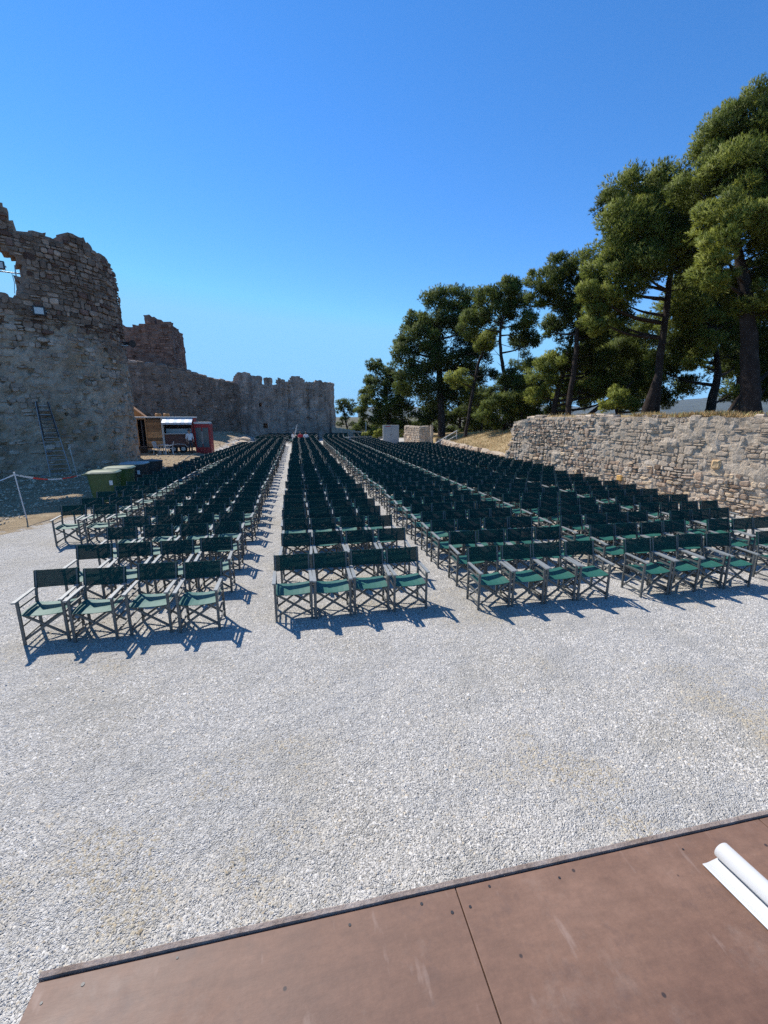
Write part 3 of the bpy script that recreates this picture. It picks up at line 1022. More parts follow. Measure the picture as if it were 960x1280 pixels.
# distant blue ridge over the strait
mb = MB()
vs = []
HN = 90
for j, (dist, k) in enumerate(((2300, 0.0), (2600, 0.45), (2950, 0.85), (3200, 1.0), (3700, 0.3))):
    for i in range(HN):
        az = R(8 + 70 * i / (HN - 1))
        h = 60 + 62 * ss(26, 52, 8 + 70 * i / HN) + 42 * nz(i * 0.09, 1.0) + 16 * nz(i * 0.3, 4.0) + 6 * nz(i * 0.9, 7) + 20 * nz(i * 0.2, j * 0.8)
        vs.append((math.sin(az) * dist, math.cos(az) * dist, -1 + (h + 1) * k))
mb.add(vs, [(j * HN + i, j * HN + i + 1, (j + 1) * HN + i + 1, (j + 1) * HN + i) for j in range(4) for i in range(HN - 1)])
M['ridge'] = plain('wooded_ridge', (0.05, 0.062, 0.05), 0.95, 0, 0.35, 0.012)
tag(mb.build('hills', M['ridge'], smooth=True), 'low wooded ridge far off behind the pines', kind='structure')

# the summer air between here and the ridge
M['haze'] = bpy.data.materials.new('summer_haze')
M['haze'].use_nodes = True
hn = M['haze'].node_tree
hn.nodes.remove(hn.nodes['Principled BSDF'])
pv = hn.nodes.new('ShaderNodeVolumePrincipled')
pv.inputs['Color'].default_value = (0.72, 0.84, 1.0, 1)
pv.inputs['Density'].default_value = 0.00006
hn.links.new(pv.outputs[0], hn.nodes['Material Output'].inputs['Volume'])
hz = MB().box((0, 2150, 109), (8200, 5200, 222)).build('haze', M['haze'])
tag(hz, 'thin pale summer haze over the whole place', 'haze', kind='stuff')

# ------------------------------------------------------------------ pines
TREES = {
    'T1': ([(21.01,16.65,2.96,0.42), (21.05,17.08,4.88,0.36), (21.10,17.49,6.72,0.33), (21.03,17.93,8.56,0.28), (20.84,18.30,10.03,0.20), (20.55,18.78,11.87,0.13)],
        [(21.15,20.27,16.62,1.32,0.50), (21.88,19.65,16.84,1.51,0.50), (24.13,19.76,17.00,1.93,0.50), (23.78,18.55,13.71,2.08,0.50), (20.15,18.71,13.93,1.46,0.70), (21.20,17.99,13.53,1.61,0.60), (18.98,17.77,11.51,1.35,0.80), (20.14,17.22,11.08,1.47,0.70), (21.95,17.19,10.73,1.61,0.50), (18.44,17.22,10.02,0.91,0.80), (24.30,17.35,8.93,1.70,0.50), (23.21,18.73,10.31,1.26,0.50), (23.57,21.07,16.28,2.06,0.30), (25.08,20.30,13.37,2.08,0.30), (20.75,20.84,15.53,1.36,0.50), (19.91,20.46,14.06,1.19,0.50), (24.32,19.56,7.18,1.10,0.20), (24.74,18.65,5.88,1.41,0.25), (24.62,18.93,4.70,0.85,0.30), (18.65,17.50,9.16,0.86,0.80), (21.40,17.17,8.32,1.10,0.60), (21.75,19.00,9.77,0.95,0.50), (22.06,16.75,7.98,1.09,0.60), (22.04,19.50,9.00,0.82,0.40)]),
    'T2': ([(19.88,21.06,2.96,0.22), (20.14,21.43,4.81,0.20), (20.40,21.79,6.58,0.19), (20.75,22.17,8.57,0.17), (21.12,22.60,10.78,0.14), (21.36,22.91,12.32,0.10)],
        [(19.19,24.05,15.42,1.54,0.60), (21.24,24.04,15.79,1.47,0.60), (18.80,25.11,15.10,0.94,0.15), (18.05,23.21,12.99,1.51,0.60), (19.53,22.57,12.87,1.75,0.70), (21.98,23.42,14.18,1.64,0.60), (17.60,22.97,11.08,1.47,0.70), (18.71,22.13,10.70,1.48,0.60), (17.15,23.10,9.45,1.09,0.70), (18.71,23.07,9.31,1.10,0.50), (20.96,22.31,12.09,1.50,0.60), (23.09,23.26,11.72,1.22,0.40), (24.22,23.79,13.25,1.43,0.40), (21.69,25.55,15.01,1.96,0.20), (21.29,25.42,13.18,1.98,0.20), (17.21,23.95,10.94,0.69,0.50), (23.69,24.89,16.19,1.25,0.50), (17.09,23.19,8.41,0.92,0.60), (18.58,23.38,8.30,0.84,0.40), (16.30,23.04,9.81,0.72,0.75)]),
    'T3': ([(25.76,23.01,2.95,0.30), (26.01,23.21,4.04,0.26), (26.43,23.46,5.54,0.20), (26.43,23.75,6.78,0.15), (26.20,24.14,8.27,0.10)],
        [(25.24,24.56,9.26,1.53,0.80), (27.76,25.26,10.01,1.69,0.40), (25.46,25.91,10.78,1.48,0.50), (25.19,23.63,7.44,1.10,0.90), (24.65,23.62,6.48,0.80,0.90), (28.43,25.26,8.30,1.51,0.30), (24.66,25.05,8.62,1.25,0.60), (29.06,25.06,10.27,1.58,0.30), (23.95,25.09,5.89,1.06,0.40), (29.93,25.13,6.79,1.42,0.20), (28.29,23.92,4.60,0.85,0.30), (24.44,25.50,7.21,1.17,0.30), (25.49,25.63,11.43,1.35,0.55), (27.22,25.83,11.10,1.38,0.45), (24.27,24.87,9.76,1.22,0.60), (28.50,25.98,11.94,1.39,0.40)]),
    'T4': ([(18.17,26.61,2.84,0.20), (18.47,26.96,4.66,0.18), (18.89,27.37,6.79,0.17), (19.14,27.81,8.93,0.14), (19.45,28.23,11.06,0.10)],
        [(18.33,29.23,13.03,1.11,0.35), (19.48,28.66,12.93,1.20,0.35), (17.30,28.89,12.02,0.98,0.35), (18.86,28.86,11.44,1.44,0.25), (20.50,28.59,11.71,1.33,0.35), (17.06,29.36,11.12,0.89,0.30), (20.22,28.32,9.84,1.45,0.30), (18.62,29.19,9.96,1.25,0.20), (20.99,27.92,8.76,1.22,0.30), (16.95,30.10,12.44,0.68,0.40), (20.05,28.68,8.06,1.25,0.15), (18.31,29.55,8.95,0.81,0.15)]),
    'T5': ([(18.33,28.61,2.60,0.19), (18.75,28.96,4.48,0.18), (19.29,29.24,6.20,0.16), (19.82,29.53,7.91,0.13), (20.10,29.73,9.05,0.10)],
        [(18.33,29.24,6.73,1.16,0.70), (17.60,29.45,5.63,1.05,0.60), (20.16,29.84,6.84,1.19,0.40), (21.36,29.38,6.82,1.42,0.50), (22.53,28.72,6.77,1.52,0.45), (24.31,28.99,7.68,1.42,0.40), (21.74,28.76,5.35,1.18,0.60), (23.64,28.66,5.66,1.54,0.35), (24.78,28.36,5.37,1.30,0.25), (19.66,29.48,4.80,1.19,0.50), (17.37,29.66,4.50,0.83,0.60), (25.62,29.17,6.89,1.45,0.30), (21.55,29.31,4.81,0.96,0.40), (26.00,29.26,9.46,1.19,0.60)]),
    'T6': ([(17.56,34.65,0.89,0.20), (17.93,35.08,3.07,0.18), (18.09,35.51,5.11,0.17), (17.91,36.02,7.16,0.15), (17.72,36.52,9.20,0.13), (17.94,36.87,10.90,0.10)],
        [(17.19,37.98,13.26,1.27,0.45), (18.67,37.34,13.63,1.26,0.50), (18.13,37.72,12.07,1.56,0.35), (19.84,37.35,12.39,1.42,0.40), (20.32,36.68,11.29,0.98,0.65), (16.47,38.20,11.77,1.28,0.35), (19.87,37.41,10.42,1.15,0.20), (15.82,38.39,11.11,1.29,0.35), (21.24,36.97,9.72,0.93,0.25), (18.97,37.39,14.10,0.84,0.50)]),
    'T7': ([(15.43,38.18,0.72,0.17), (15.98,38.61,3.07,0.16), (16.54,39.09,5.65,0.15), (17.17,39.52,8.08,0.13), (17.74,39.69,9.33,0.09)],
        [(17.70,39.32,9.98,1.04,0.85), (14.65,38.82,6.46,0.89,1.00), (17.32,39.50,9.50,0.75,0.75), (15.33,39.01,6.99,0.67,0.90), (16.27,39.65,6.05,0.69,0.60), (18.46,39.83,10.58,0.68,0.70)]),
    'T8': ([(15.36,44.39,0.37,0.42), (15.49,44.99,3.08,0.38), (15.47,45.77,6.47,0.33), (15.45,46.55,9.86,0.27), (15.60,47.29,13.25,0.18)],
        [(15.78,48.01,15.19,1.75,0.40), (17.56,47.38,15.36,1.74,0.40), (19.46,47.49,15.24,1.58,0.35), (13.64,47.69,13.25,1.39,0.35), (12.34,47.78,11.59,1.22,0.30), (13.79,46.52,11.02,2.06,0.40), (16.76,47.41,12.50,2.28,0.25), (19.03,47.28,12.56,2.12,0.20), (11.64,46.68,9.37,1.55,0.40), (13.71,46.07,8.53,2.06,0.25), (16.54,46.45,9.05,2.27,0.15), (19.14,46.46,9.12,1.94,0.15), (12.17,46.21,6.87,1.90,0.35), (14.70,46.15,5.65,2.28,0.15), (17.43,46.02,5.67,2.12,0.15), (12.77,47.77,12.82,0.87,0.30), (11.40,47.56,10.71,0.78,0.30), (20.36,47.27,10.52,1.61,0.20), (20.84,46.47,7.46,1.43,0.20)]),
    'T9': ([(10.81,51.42,-0.35,0.24), (11.09,51.82,1.66,0.22), (11.01,52.39,4.05,0.20), (10.90,52.85,5.97,0.16), (10.77,53.20,7.40,0.10)],
        [(9.70,53.84,9.22,0.88,0.30), (10.90,53.85,8.50,1.38,0.40), (9.04,53.53,7.31,0.98,0.25), (12.17,53.16,7.52,1.38,0.50), (10.16,52.60,6.51,1.65,0.30), (12.38,52.29,5.77,1.66,0.50), (8.59,53.27,5.78,0.88,0.25), (9.10,52.25,4.51,1.45,0.50), (11.27,51.75,4.23,1.65,0.45), (13.07,52.14,3.86,1.38,0.40), (7.91,52.88,3.48,0.98,0.35), (9.64,52.57,2.71,1.28,0.25), (12.08,52.19,2.32,1.38,0.25), (13.33,51.85,1.94,0.99,0.25), (7.92,53.10,2.13,0.79,0.20)]),
    'T10': ([(9.53,80.54,-2.15,0.20), (9.49,81.09,0.20,0.18), (9.15,81.67,2.41,0.14), (8.94,82.15,4.33,0.10)],
        [(8.70,82.50,5.65,1.06,0.30), (10.01,82.13,5.21,1.21,0.35), (8.05,82.33,4.33,0.91,0.25), (10.47,82.30,4.04,0.91,0.30), (9.02,81.80,2.85,0.91,0.20), (8.08,81.72,1.67,0.60,0.20), (10.36,81.78,1.67,0.61,0.20)]),
    'T11': ([(18.92,33.53,1.74,0.14), (18.79,33.93,3.40,0.12), (18.58,34.28,4.72,0.08)],
        [(18.87,34.66,5.73,1.23,0.40), (18.04,34.31,4.39,1.22,0.45), (19.53,34.33,4.40,1.10,0.40), (16.70,34.82,4.07,0.96,0.40), (15.73,34.68,3.07,0.82,0.40), (18.41,34.14,3.07,0.96,0.35), (19.77,33.94,3.40,0.82,0.40), (17.06,34.34,2.73,0.82,0.30), (18.19,35.59,6.46,0.97,0.30)]),
    'T12': ([(21.16,47.43,0.51,0.16), (21.41,47.76,2.17,0.14), (21.40,48.18,4.01,0.10)],
        [(21.25,48.64,4.94,1.23,0.35), (19.90,48.38,3.55,1.13,0.35), (18.68,48.52,3.09,1.13,0.30), (22.34,48.14,3.28,1.14,0.30), (17.66,48.94,2.63,1.04,0.25), (20.39,48.18,2.17,0.95,0.35), (14.89,49.61,3.09,1.33,0.20), (16.38,49.68,3.84,1.33,0.15)]),
    'T13': ([(29.90,35.45,1.60,0.20), (30.03,36.10,4.55,0.18), (29.94,36.79,7.49,0.14), (29.89,37.31,9.70,0.10)],
        [(29.90,37.39,10.07,1.96,0.25), (28.00,37.52,8.96,1.66,0.25), (32.11,36.86,9.70,1.96,0.25), (29.03,36.89,7.12,2.11,0.20), (31.60,36.29,6.76,2.11,0.20), (27.14,37.06,6.17,1.36,0.30), (33.50,36.16,7.86,1.66,0.25), (33.02,35.66,5.28,1.36,0.25), (26.06,37.41,6.76,1.21,0.25), (30.77,35.98,4.69,1.21,0.20), (27.72,38.00,10.81,1.66,0.30), (36.12,35.79,8.60,1.66,0.30), (36.38,35.15,6.02,1.36,0.25), (35.10,36.42,10.44,1.66,0.35), (34.47,35.20,4.55,1.06,0.30)]),
    'T14': ([(36.56,29.95,1.74,0.22), (36.81,30.51,4.39,0.20), (37.16,31.20,7.71,0.15), (37.28,31.78,10.36,0.10)],
        [(36.97,32.00,11.02,2.04,0.25), (38.97,31.59,11.02,2.17,0.20), (35.28,32.19,10.36,1.63,0.30), (37.85,31.21,8.37,2.04,0.20), (40.18,30.74,8.37,2.31,0.20), (35.81,31.40,7.37,1.49,0.25), (41.06,29.95,5.72,2.04,0.20), (38.75,30.50,6.05,1.36,0.25), (33.57,32.30,9.36,1.36,0.30)]),
    'T15': ([(27.32,51.26,-0.14,0.20), (27.47,51.97,3.10,0.18), (27.75,52.85,7.15,0.12)],
        [(27.66,52.91,7.35,1.66,0.25), (29.13,52.33,6.14,1.66,0.20), (25.77,53.01,6.14,1.45,0.25), (30.50,52.33,7.35,1.66,0.25), (31.65,51.71,5.63,1.66,0.20), (27.52,52.24,4.32,1.56,0.20), (29.52,51.67,3.61,1.45,0.20), (24.66,52.77,4.11,1.35,0.20), (32.78,52.06,8.16,1.45,0.25), (33.10,51.02,3.91,1.45,0.20), (29.28,53.11,9.68,1.66,0.30), (34.39,52.20,10.19,1.87,0.30), (35.74,51.00,6.14,1.87,0.25), (31.85,52.71,10.19,1.25,0.35), (37.73,50.36,5.13,1.66,0.20), (23.50,53.29,5.33,1.45,0.25), (28.89,53.77,12.21,1.25,0.30)]),
    'T16': ([(22.59,57.38,-0.42,0.20), (22.73,58.04,2.56,0.18), (23.12,58.84,6.42,0.12)],
        [(23.12,58.84,6.42,1.47,0.20), (24.51,58.31,5.32,1.47,0.20), (21.41,58.94,5.32,1.36,0.20), (25.55,57.72,3.66,1.36,0.20), (22.78,58.28,3.66,1.47,0.20), (27.15,57.07,2.23,1.25,0.20), (20.52,58.56,2.89,1.25,0.20), (24.37,57.58,2.01,1.25,0.20), (18.34,59.18,3.66,1.36,0.20), (17.15,59.04,2.01,1.25,0.20), (26.23,58.22,6.42,1.13,0.20)]),
    'S2': ([(8.99,66.33,-0.77,0.10), (9.15,66.50,0.08,0.08), (9.31,66.66,0.93,0.05)],
        [(8.45,66.83,0.93,1.12,0.30), (9.93,66.59,1.18,1.25,0.30), (11.62,66.19,0.93,1.25,0.25), (7.21,67.00,0.57,0.87,0.30), (13.10,65.95,1.18,1.25,0.25)]),
    'S3': ([(19.94,61.97,-1.01,0.10), (20.11,62.20,0.17,0.08), (20.28,62.41,1.23,0.05)],
        [(17.07,63.01,1.00,1.33,0.20), (19.09,62.65,1.23,1.45,0.20), (21.22,62.20,1.11,1.45,0.20), (23.34,61.74,1.00,1.33,0.20), (15.29,63.32,0.76,1.21,0.20)]),
    'S4': ([(25.58,54.64,-0.63,0.10), (25.73,54.85,0.44,0.08), (25.88,55.04,1.40,0.05)],
        [(22.97,55.53,0.97,1.20,0.20), (24.80,55.21,1.18,1.31,0.25), (26.73,54.82,1.18,1.31,0.20), (28.68,54.50,1.51,1.31,0.20), (30.52,54.20,1.83,1.31,0.20), (32.35,53.88,2.04,1.31,0.20)]),
    'S1': ([(19.33,23.26,2.95,0.10), (19.26,23.41,3.53,0.08), (19.18,23.53,4.01,0.05)],
        [(19.28,23.51,4.01,0.69,0.90), (18.64,23.57,3.67,0.49,0.90), (20.15,23.52,3.87,0.59,0.80), (19.35,23.82,4.50,0.44,0.80), (20.70,23.45,3.63,0.40,0.50)]),
}



def crown_mesh(name, clumps, dist, rng, dens=1.0):
    s = 0.065 + 0.0046 * dist
    P, D, TI, NN = [], [], [], []
    for (x, y, z, r, lt) in clumps:
        nsub = max(7, int(9 + 7 * r))
        d = rng.normal(size=(nsub, 3)); d /= np.linalg.norm(d, axis=1)[:, None]
        rad = r * rng.uniform(0.45, 1.0, nsub)[:, None]
        sub = np.array([x, y, z]) + d * rad * np.array([1, 1, 0.82])
        n = int(dens * 50 * r * r / (s * s))
        k = rng.integers(0, nsub, n)
        o = rng.normal(size=(n, 3)); o /= np.linalg.norm(o, axis=1)[:, None]
        rr_ = r * 0.42 * rng.random(n)[:, None] ** 0.45 * rng.uniform(0.75, 1.25, nsub)[k][:, None]
        P.append(sub[k] + o * rr_ * np.array([1, 1, 0.75]))
        D.append(o * 0.75 + d[k] * 0.35 + np.array([0, 0, 0.45]) + rng.normal(size=(n, 3)) * 0.28)
        NN.append(o * 0.8 + d[k] * 0.45 + np.array([0, 0, 0.12]))
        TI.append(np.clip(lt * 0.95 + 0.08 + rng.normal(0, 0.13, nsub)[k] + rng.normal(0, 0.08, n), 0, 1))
    P = np.vstack(P); D = np.vstack(D); TI = np.concatenate(TI)
    D /= np.linalg.norm(D, axis=1)[:, None]
    n = len(P)
    Q = 6
    dd = D[:, None, :] + rng.normal(size=(n, Q, 3)) * 0.42
    dd /= np.linalg.norm(dd, axis=2)[..., None]
    L = s * rng.uniform(0.7, 1.25, (n, Q, 1))
    side = np.cross(dd, rng.normal(size=(n, Q, 3)))
    side /= np.linalg.norm(side, axis=2)[..., None] + 1e-9
    w = s * 0.095
    b0 = P[:, None, :] - side * w - dd * L * 0.15
    b1 = P[:, None, :] + side * w - dd * L * 0.15
    tip = P[:, None, :] + dd * L * 0.85
    NN = np.vstack(NN)[:, None, :] + rng.normal(size=(n, Q, 3)) * 0.3
    NN = (NN / np.linalg.norm(NN, axis=2)[..., None]).reshape(-1, 3)
    V = np.stack([b0, b1, tip], 2).reshape(-1, 3)
    T = np.arange(len(V)).reshape(-1, 3)
    g = np.cross(V[T[:, 1]] - V[T[:, 0]], V[T[:, 2]] - V[T[:, 0]])
    flip = (g * NN).sum(1) < 0
    T[flip] = T[flip][:, [0, 2, 1]]
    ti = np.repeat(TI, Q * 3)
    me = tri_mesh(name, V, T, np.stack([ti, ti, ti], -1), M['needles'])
    # needles of one spray share the spray's rounded shading
    me.polygons.foreach_set('use_smooth', np.ones(len(T), bool))
    at = me.attributes.new('custom_normal', 'FLOAT_VECTOR', 'POINT')
    at.data.foreach_set('vector', np.repeat(NN, 3, axis=0).astype(np.float32).ravel())
    return me


TREE_INFO = {
    'T1': ('pine_tree', 'tallest pine with thick dark trunk at the near end of the stone wall'),
    'T2': ('pine_tree', 'broad olive green pine with bare forked trunk above the middle of the wall'),
    'T3': ('pine_tree', 'short pine with bright low clumps between the two big pines'),
    'T4': ('pine_tree', 'slender dark pine with a narrow top standing at the far end of the tall wall'),
    'T5': ('pine_tree', 'low leaning pine with wide spreading boughs behind the far end of the tall wall'),
    'T6': ('pine_tree', 'tall thin pine with a kinked bare trunk and sky showing round it'),
    'T7': ('pine_tree', 'small slanting pine carrying a few bright yellow green tufts'),
    'T8': ('pine_tree', 'massive dark pine with the stoutest trunk behind the stone pier'),
    'T9': ('pine_tree', 'dense bushy pine standing next to the equipment cabinet'),
    'T10': ('pine_tree', 'small far pine seen against the sky beside the bastion'),
    'T11': ('pine_sapling', 'young understorey pine behind the bank near the tall wall end'),
    'T12': ('pine_sapling', 'young understorey pine in the shade between the far trunks'),
    'T13': ('pine_tree', 'shady background pine filling the gap between the forked and slender pines'),
    'T14': ('pine_tree', 'shady background pine behind the thickest dark trunk'),
    'T15': ('pine_tree', 'shady background pine low behind the kinked thin pine'),
    'T16': ('pine_tree', 'shady background pine between the massive pine and the leaning one'),
    'S2': ('thicket_bush', 'dark low thicket between the far bastion and the equipment cabinet'),
    'S3': ('thicket_bush', 'dark low thicket behind the massive pine trunk'),
    'S4': ('thicket_bush', 'dark low thicket behind the dry grass bank'),
    'S1': ('shrub', 'rounded bright green shrub on top of the wall by the forked pine'),
}
trng = np.random.default_rng(3)
for key, (path, clumps) in TREES.items():
    name, label = TREE_INFO[key]
    bx, by, bz = path[0][:3]
    root = empty(name)
    tag(root, label, 'tree' if 'pine' in name else 'shrub', 'pines along the wall' if 'pine' in name else None)
    dist = math.hypot(bx, by)
    # trunk: resample the path with slight wander, run its foot into the soil
    pts = catmull([Vector(p[:3]) for p in path], 5)
    rad = []
    for i in range(len(pts)):
        f = i / 5.0; a = min(int(f), len(path) - 2); t = f - a
        rad.append(path[a][3] * (1 - t) + path[a + 1][3] * t)
    if 'pine' in name:
        for i, p in enumerate(pts[1:], 1):
            p.x += 0.06 * nz(i * 0.5, bx); p.y += 0.06 * nz(i * 0.5, by, 5)
    pts.insert(0, pts[0] - Vector((0, 0, 1.0))); rad.insert(0, rad[0] * 1.25); rad[1] *= 1.12
    MB().tube(pts, rad, 10, wob=0.08).build('trunk', M['bark'], root, smooth=True)
    if key == 'T2':
        st = [Vector((bx - 0.55, by + 0.1, bz - 0.6)), Vector((bx - 0.42, by, bz + 0.7)), Vector((bx - 0.3, by, bz + 1.5)), Vector((bx - 0.18, by, bz + 2.4))]
        MB().tube(st, [0.36, 0.3, 0.22, 0.1], 10, wob=0.1).build('dead_stem', M['bark'], root, smooth=True)
    # limbs: one to every clump, leaving the trunk below it
    live = pts[2:]
    for (x, y, z, r, lt) in clumps:
        c = Vector((x, y, z))
        cand = sorted(range(len(live)), key=lambda i: (live[i] - c).length + (3.0 if live[i].z > z + 0.3 else 0) + 0.8 * abs(live[i].z - (z - 0.35 * (live[i].xy - c.xy).length)))
        a = live[cand[0]]; ra = rad[cand[0] + 2]
        mid = a.lerp(c, 0.5) + Vector((trng.uniform(-.15, .15), trng.uniform(-.15, .15), -0.12 * (c - a).length + 0.2))
        r0 = min(ra * 0.62, 0.025 + 0.03 * (c - a).length)
        q = catmull([a, mid, c], 4)
        MB().tube(q, [r0 * (1 - 0.75 * i / (len(q) - 1)) for i in range(len(q))], 6).build('branch', M['bark'], root, smooth=True)
    # bare dead twigs under the crown
    if name == 'pine_tree':
        for k in range(int(9)):
            i = int(trng.integers(len(live) // 3, len(live)))
            a = live[i]; az = trng.uniform(0, 6.28); Lb = trng.uniform(0.8, 2.2)
            e = a + Vector((math.cos(az) * Lb, math.sin(az) * Lb, trng.uniform(-0.3, 0.5) * Lb))
            m = a.lerp(e, .5) + Vector((0, 0, trng.uniform(-.2, .25)))
            q = catmull([a, m, e], 3)
            MB().tube(q, [0.035 * (1 - 0.8 * j / (len(q) - 1)) for j in range(len(q))], 5).build('dead_twig', M['bark'], root, smooth=True)
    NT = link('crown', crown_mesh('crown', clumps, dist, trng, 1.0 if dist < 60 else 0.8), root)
    print(key, len(NT.data.polygons))

# leaning dead trunks among the pines
for (a, b, r, lab) in (((19.5, 26.5, 2.9), (22.0, 26.2, 4.7), 0.16, 'dark dead trunk leaning low across the gap behind the slender pine'),
                       ((22.6, 19.2, 2.9), (24.0, 19.5, 4.5), 0.14, 'pale dead trunk leaning beside the thick dark pine trunk'),
                       ((21.3, 15.3, 2.9), (23.4, 14.6, 3.9), 0.10, 'bare grey fallen limb arching at the foot of the tallest pine')):
    A, B = Vector(a), Vector(b)
    q = catmull([A - (B - A) * 0.1, A.lerp(B, .5) + Vector((0, 0, .15)), B, B + (B - A) * .25 + Vector((0, 0, .3))], 4)
    tag(MB().tube(q, [r * (1 - .7 * i / (len(q) - 1)) for i in range(len(q))], 8, wob=.08).build('dead_trunk', M['bark'], smooth=True), lab, 'dead trunk')


# dry grass along the wall crown and on the bank
def grass():
    rng = np.random.default_rng(9)
    P = []
    for _ in range(5200):
        u = rng.uniform(4.6, 9.2) if rng.random() < .75 else rng.uniform(0.5, 16)
        if nz(u * 1.1, 3.3) + .5 * nz(u * 4, 1) < .02: continue
        p, n = wall_plan.at(u); s = -rng.uniform(0.0, 0.9)
        P.append((p.x + n.x * s, p.y + n.y * s, wall_top(u) + 0.02))
    for _ in range(16000):
        y = rng.uniform(21.5, 50); s = rng.uniform(0.5, 8) ; x = edge_x(y) + s
        P.append((x, y, terrace_z(x, y)))
    P = np.array(P); n = len(P)
    h = rng.uniform(0.06, 0.22, n)[:, None]; a = rng.uniform(0, 6.28, n)
    lean = rng.normal(size=(n, 3)) * np.array([.45, .45, 0]) + np.array([0, 0, 1])
    w = np.stack([np.cos(a), np.sin(a), a * 0], -1) * 0.012
    V = np.stack([P - w, P + w, P + lean * h], 1).reshape(-1, 3)
    g = rng.uniform(.6, 1.3, n); green = rng.random(n) < .12
    t = np.stack([g * np.where(green, .5, 1), g, g * np.where(green, .7, 1)], -1)
    o = link('dry_grass', tri_mesh('dry_grass', V, np.arange(3 * n).reshape(-1, 3), np.repeat(t, 3, 0), M['dry_grass']))
    tag(o, 'straw coloured dry grass on the wall crown and the bank', 'grass', kind='stuff')


grass()

# ------------------------------------------------------------------ director's chairs
HX, YF, YB = 0.262, -0.23, 0.20


def chair_meshes():
    out = {}
    out['leg_front_a'] = MB().bar((-HX, YF, 0), (-HX, YF, 0.625), 0.034, 0.024, (0, 1, 0)).mesh('leg', M['frame'])
    out['leg_front_b'] = MB().bar((HX, YF, 0), (HX, YF, 0.625), 0.034, 0.024, (0, 1, 0)).mesh('leg', M['frame'])
    for s, k in ((-1, 'leg_rear_a'), (1, 'leg_rear_b')):
        out[k] = MB().bar((s * HX, YB + .004, 0), (s * HX, YB, 0.5), 0.034, 0.024, (0, 1, 0)).bar((s * HX, YB, 0.49), (s * HX, YB + 0.085, 0.875), 0.03, 0.022, (0, 1, 0)).mesh('leg', M['frame'])
    for s, k in ((-1, 'arm_a'), (1, 'arm_b')):
        m = MB()
        x = s * 0.268
        m.hexa([(x - .026, -.30, .622), (x + .026, -.30, .622), (x + .022, .20, .640), (x - .022, .20, .640),
                (x - .026, -.30, .642), (x + .026, -.30, .642), (x + .022, .20, .658), (x - .022, .20, .658)])
        out[k] = m.mesh('armrest', M['arm'])
    for s, k in ((-1, 'side_a'), (1, 'side_b')):
        m = MB()
        for z, t in ((0.43, .03), (0.535, .022), (0.27, .022), (0.10, .022)):
            m.bar((s * HX, YF, z), (s * HX, YB + (0.01 if z > .5 else 0), z), 0.02, t)
        out[k] = m.mesh('side_rail', M['frame'])
    for y, k in ((YF + .02, 'cross_front'), (YB - .03, 'cross_rear')):
        m = MB()
        m.bar((-HX, y, .07), (HX - .02, y, .42), .03, .018, (0, 1, 0))
        m.bar((HX, y + .019, .07), (-HX + .02, y + .019, .42), .03, .018, (0, 1, 0))
        m.cyl((0, y + .01, .245), .012, .05, 8, 'Y')
        out[k] = m.mesh('cross_brace', M['frame'])
    for v in range(3):
        sag = (0.022, 0.035, 0.028)[v]
        nx_, ny_ = 6, 3
        top = []
        for j in range(ny_ + 1):
            for i in range(nx_ + 1):
                fx = -1 + 2 * i / nx_
                y = -0.245 + 0.43 * j / ny_
                top.append((fx * .25, y, .452 - sag * (1 - fx * fx) * (0.75 + .25 * math.sin(math.pi * j / ny_)) + (-.012 if j == 0 else 0)))
        n = len(top); W = nx_ + 1
        vs = top + [(x, y, z - .007) for x, y, z in top]
        fs = [(j * W + i, j * W + i + 1, (j + 1) * W + i + 1, (j + 1) * W + i) for j in range(ny_) for i in range(nx_)]
        fs += [(n + d, n + c, n + b_, n + a) for a, b_, c, d in fs[:nx_ * ny_]]
        ring = list(range(W)) + [j * W + nx_ for j in range(1, ny_ + 1)] + [ny_ * W + i for i in range(nx_ - 1, -1, -1)] + [j * W for j in range(ny_ - 1, 0, -1)]
        fs += [(ring[(q + 1) % len(ring)], ring[q], n + ring[q], n + ring[(q + 1) % len(ring)]) for q in range(len(ring))]
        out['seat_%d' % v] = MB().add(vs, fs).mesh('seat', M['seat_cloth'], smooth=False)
        nx_, nz_ = 8, 3
        fr = []
        bow = (0.02, 0.035, 0.012)[v]
        for j in range(nz_ + 1):
            for i in range(nx_ + 1):
                fx = -1 + 2 * i / nx_
                z = .635 + .245 * j / nz_ - (0.008 * (1 - fx * fx) if j == nz_ else 0)
                y0 = YB + 0.085 * (z - .5) / .375
                fr.append((fx * .279, y0 + .002 + bow * (1 - fx * fx) - .02 * (abs(fx) > .99) * 0, z))
        n = len(fr); W = nx_ + 1
        vs = [(x, y - .016 if abs(abs(x) - .279) < .03 else y - .004, z) for x, y, z in fr] + [(x, y + .016 if abs(abs(x) - .279) < .03 else y + .004, z) for x, y, z in fr]
        fs = [(j * W + i, j * W + i + 1, (j + 1) * W + i + 1, (j + 1) * W + i) for j in range(nz_) for i in range(nx_)]
        fs += [(n + d, n + c, n + b_, n + a) for a, b_, c, d in fs[:nx_ * nz_]]
        ring = list(range(W)) + [j * W + nx_ for j in range(1, nz_ + 1)] + [nz_ * W + i for i in range(nx_ - 1, -1, -1)] + [j * W for j in range(nz_ - 1, 0, -1)]
        fs += [(ring[(q + 1) % len(ring)], ring[q], n + ring[q], n + ring[(q + 1) % len(ring)]) for q in range(len(ring))]
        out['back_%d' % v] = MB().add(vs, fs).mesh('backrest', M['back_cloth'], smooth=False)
    return out


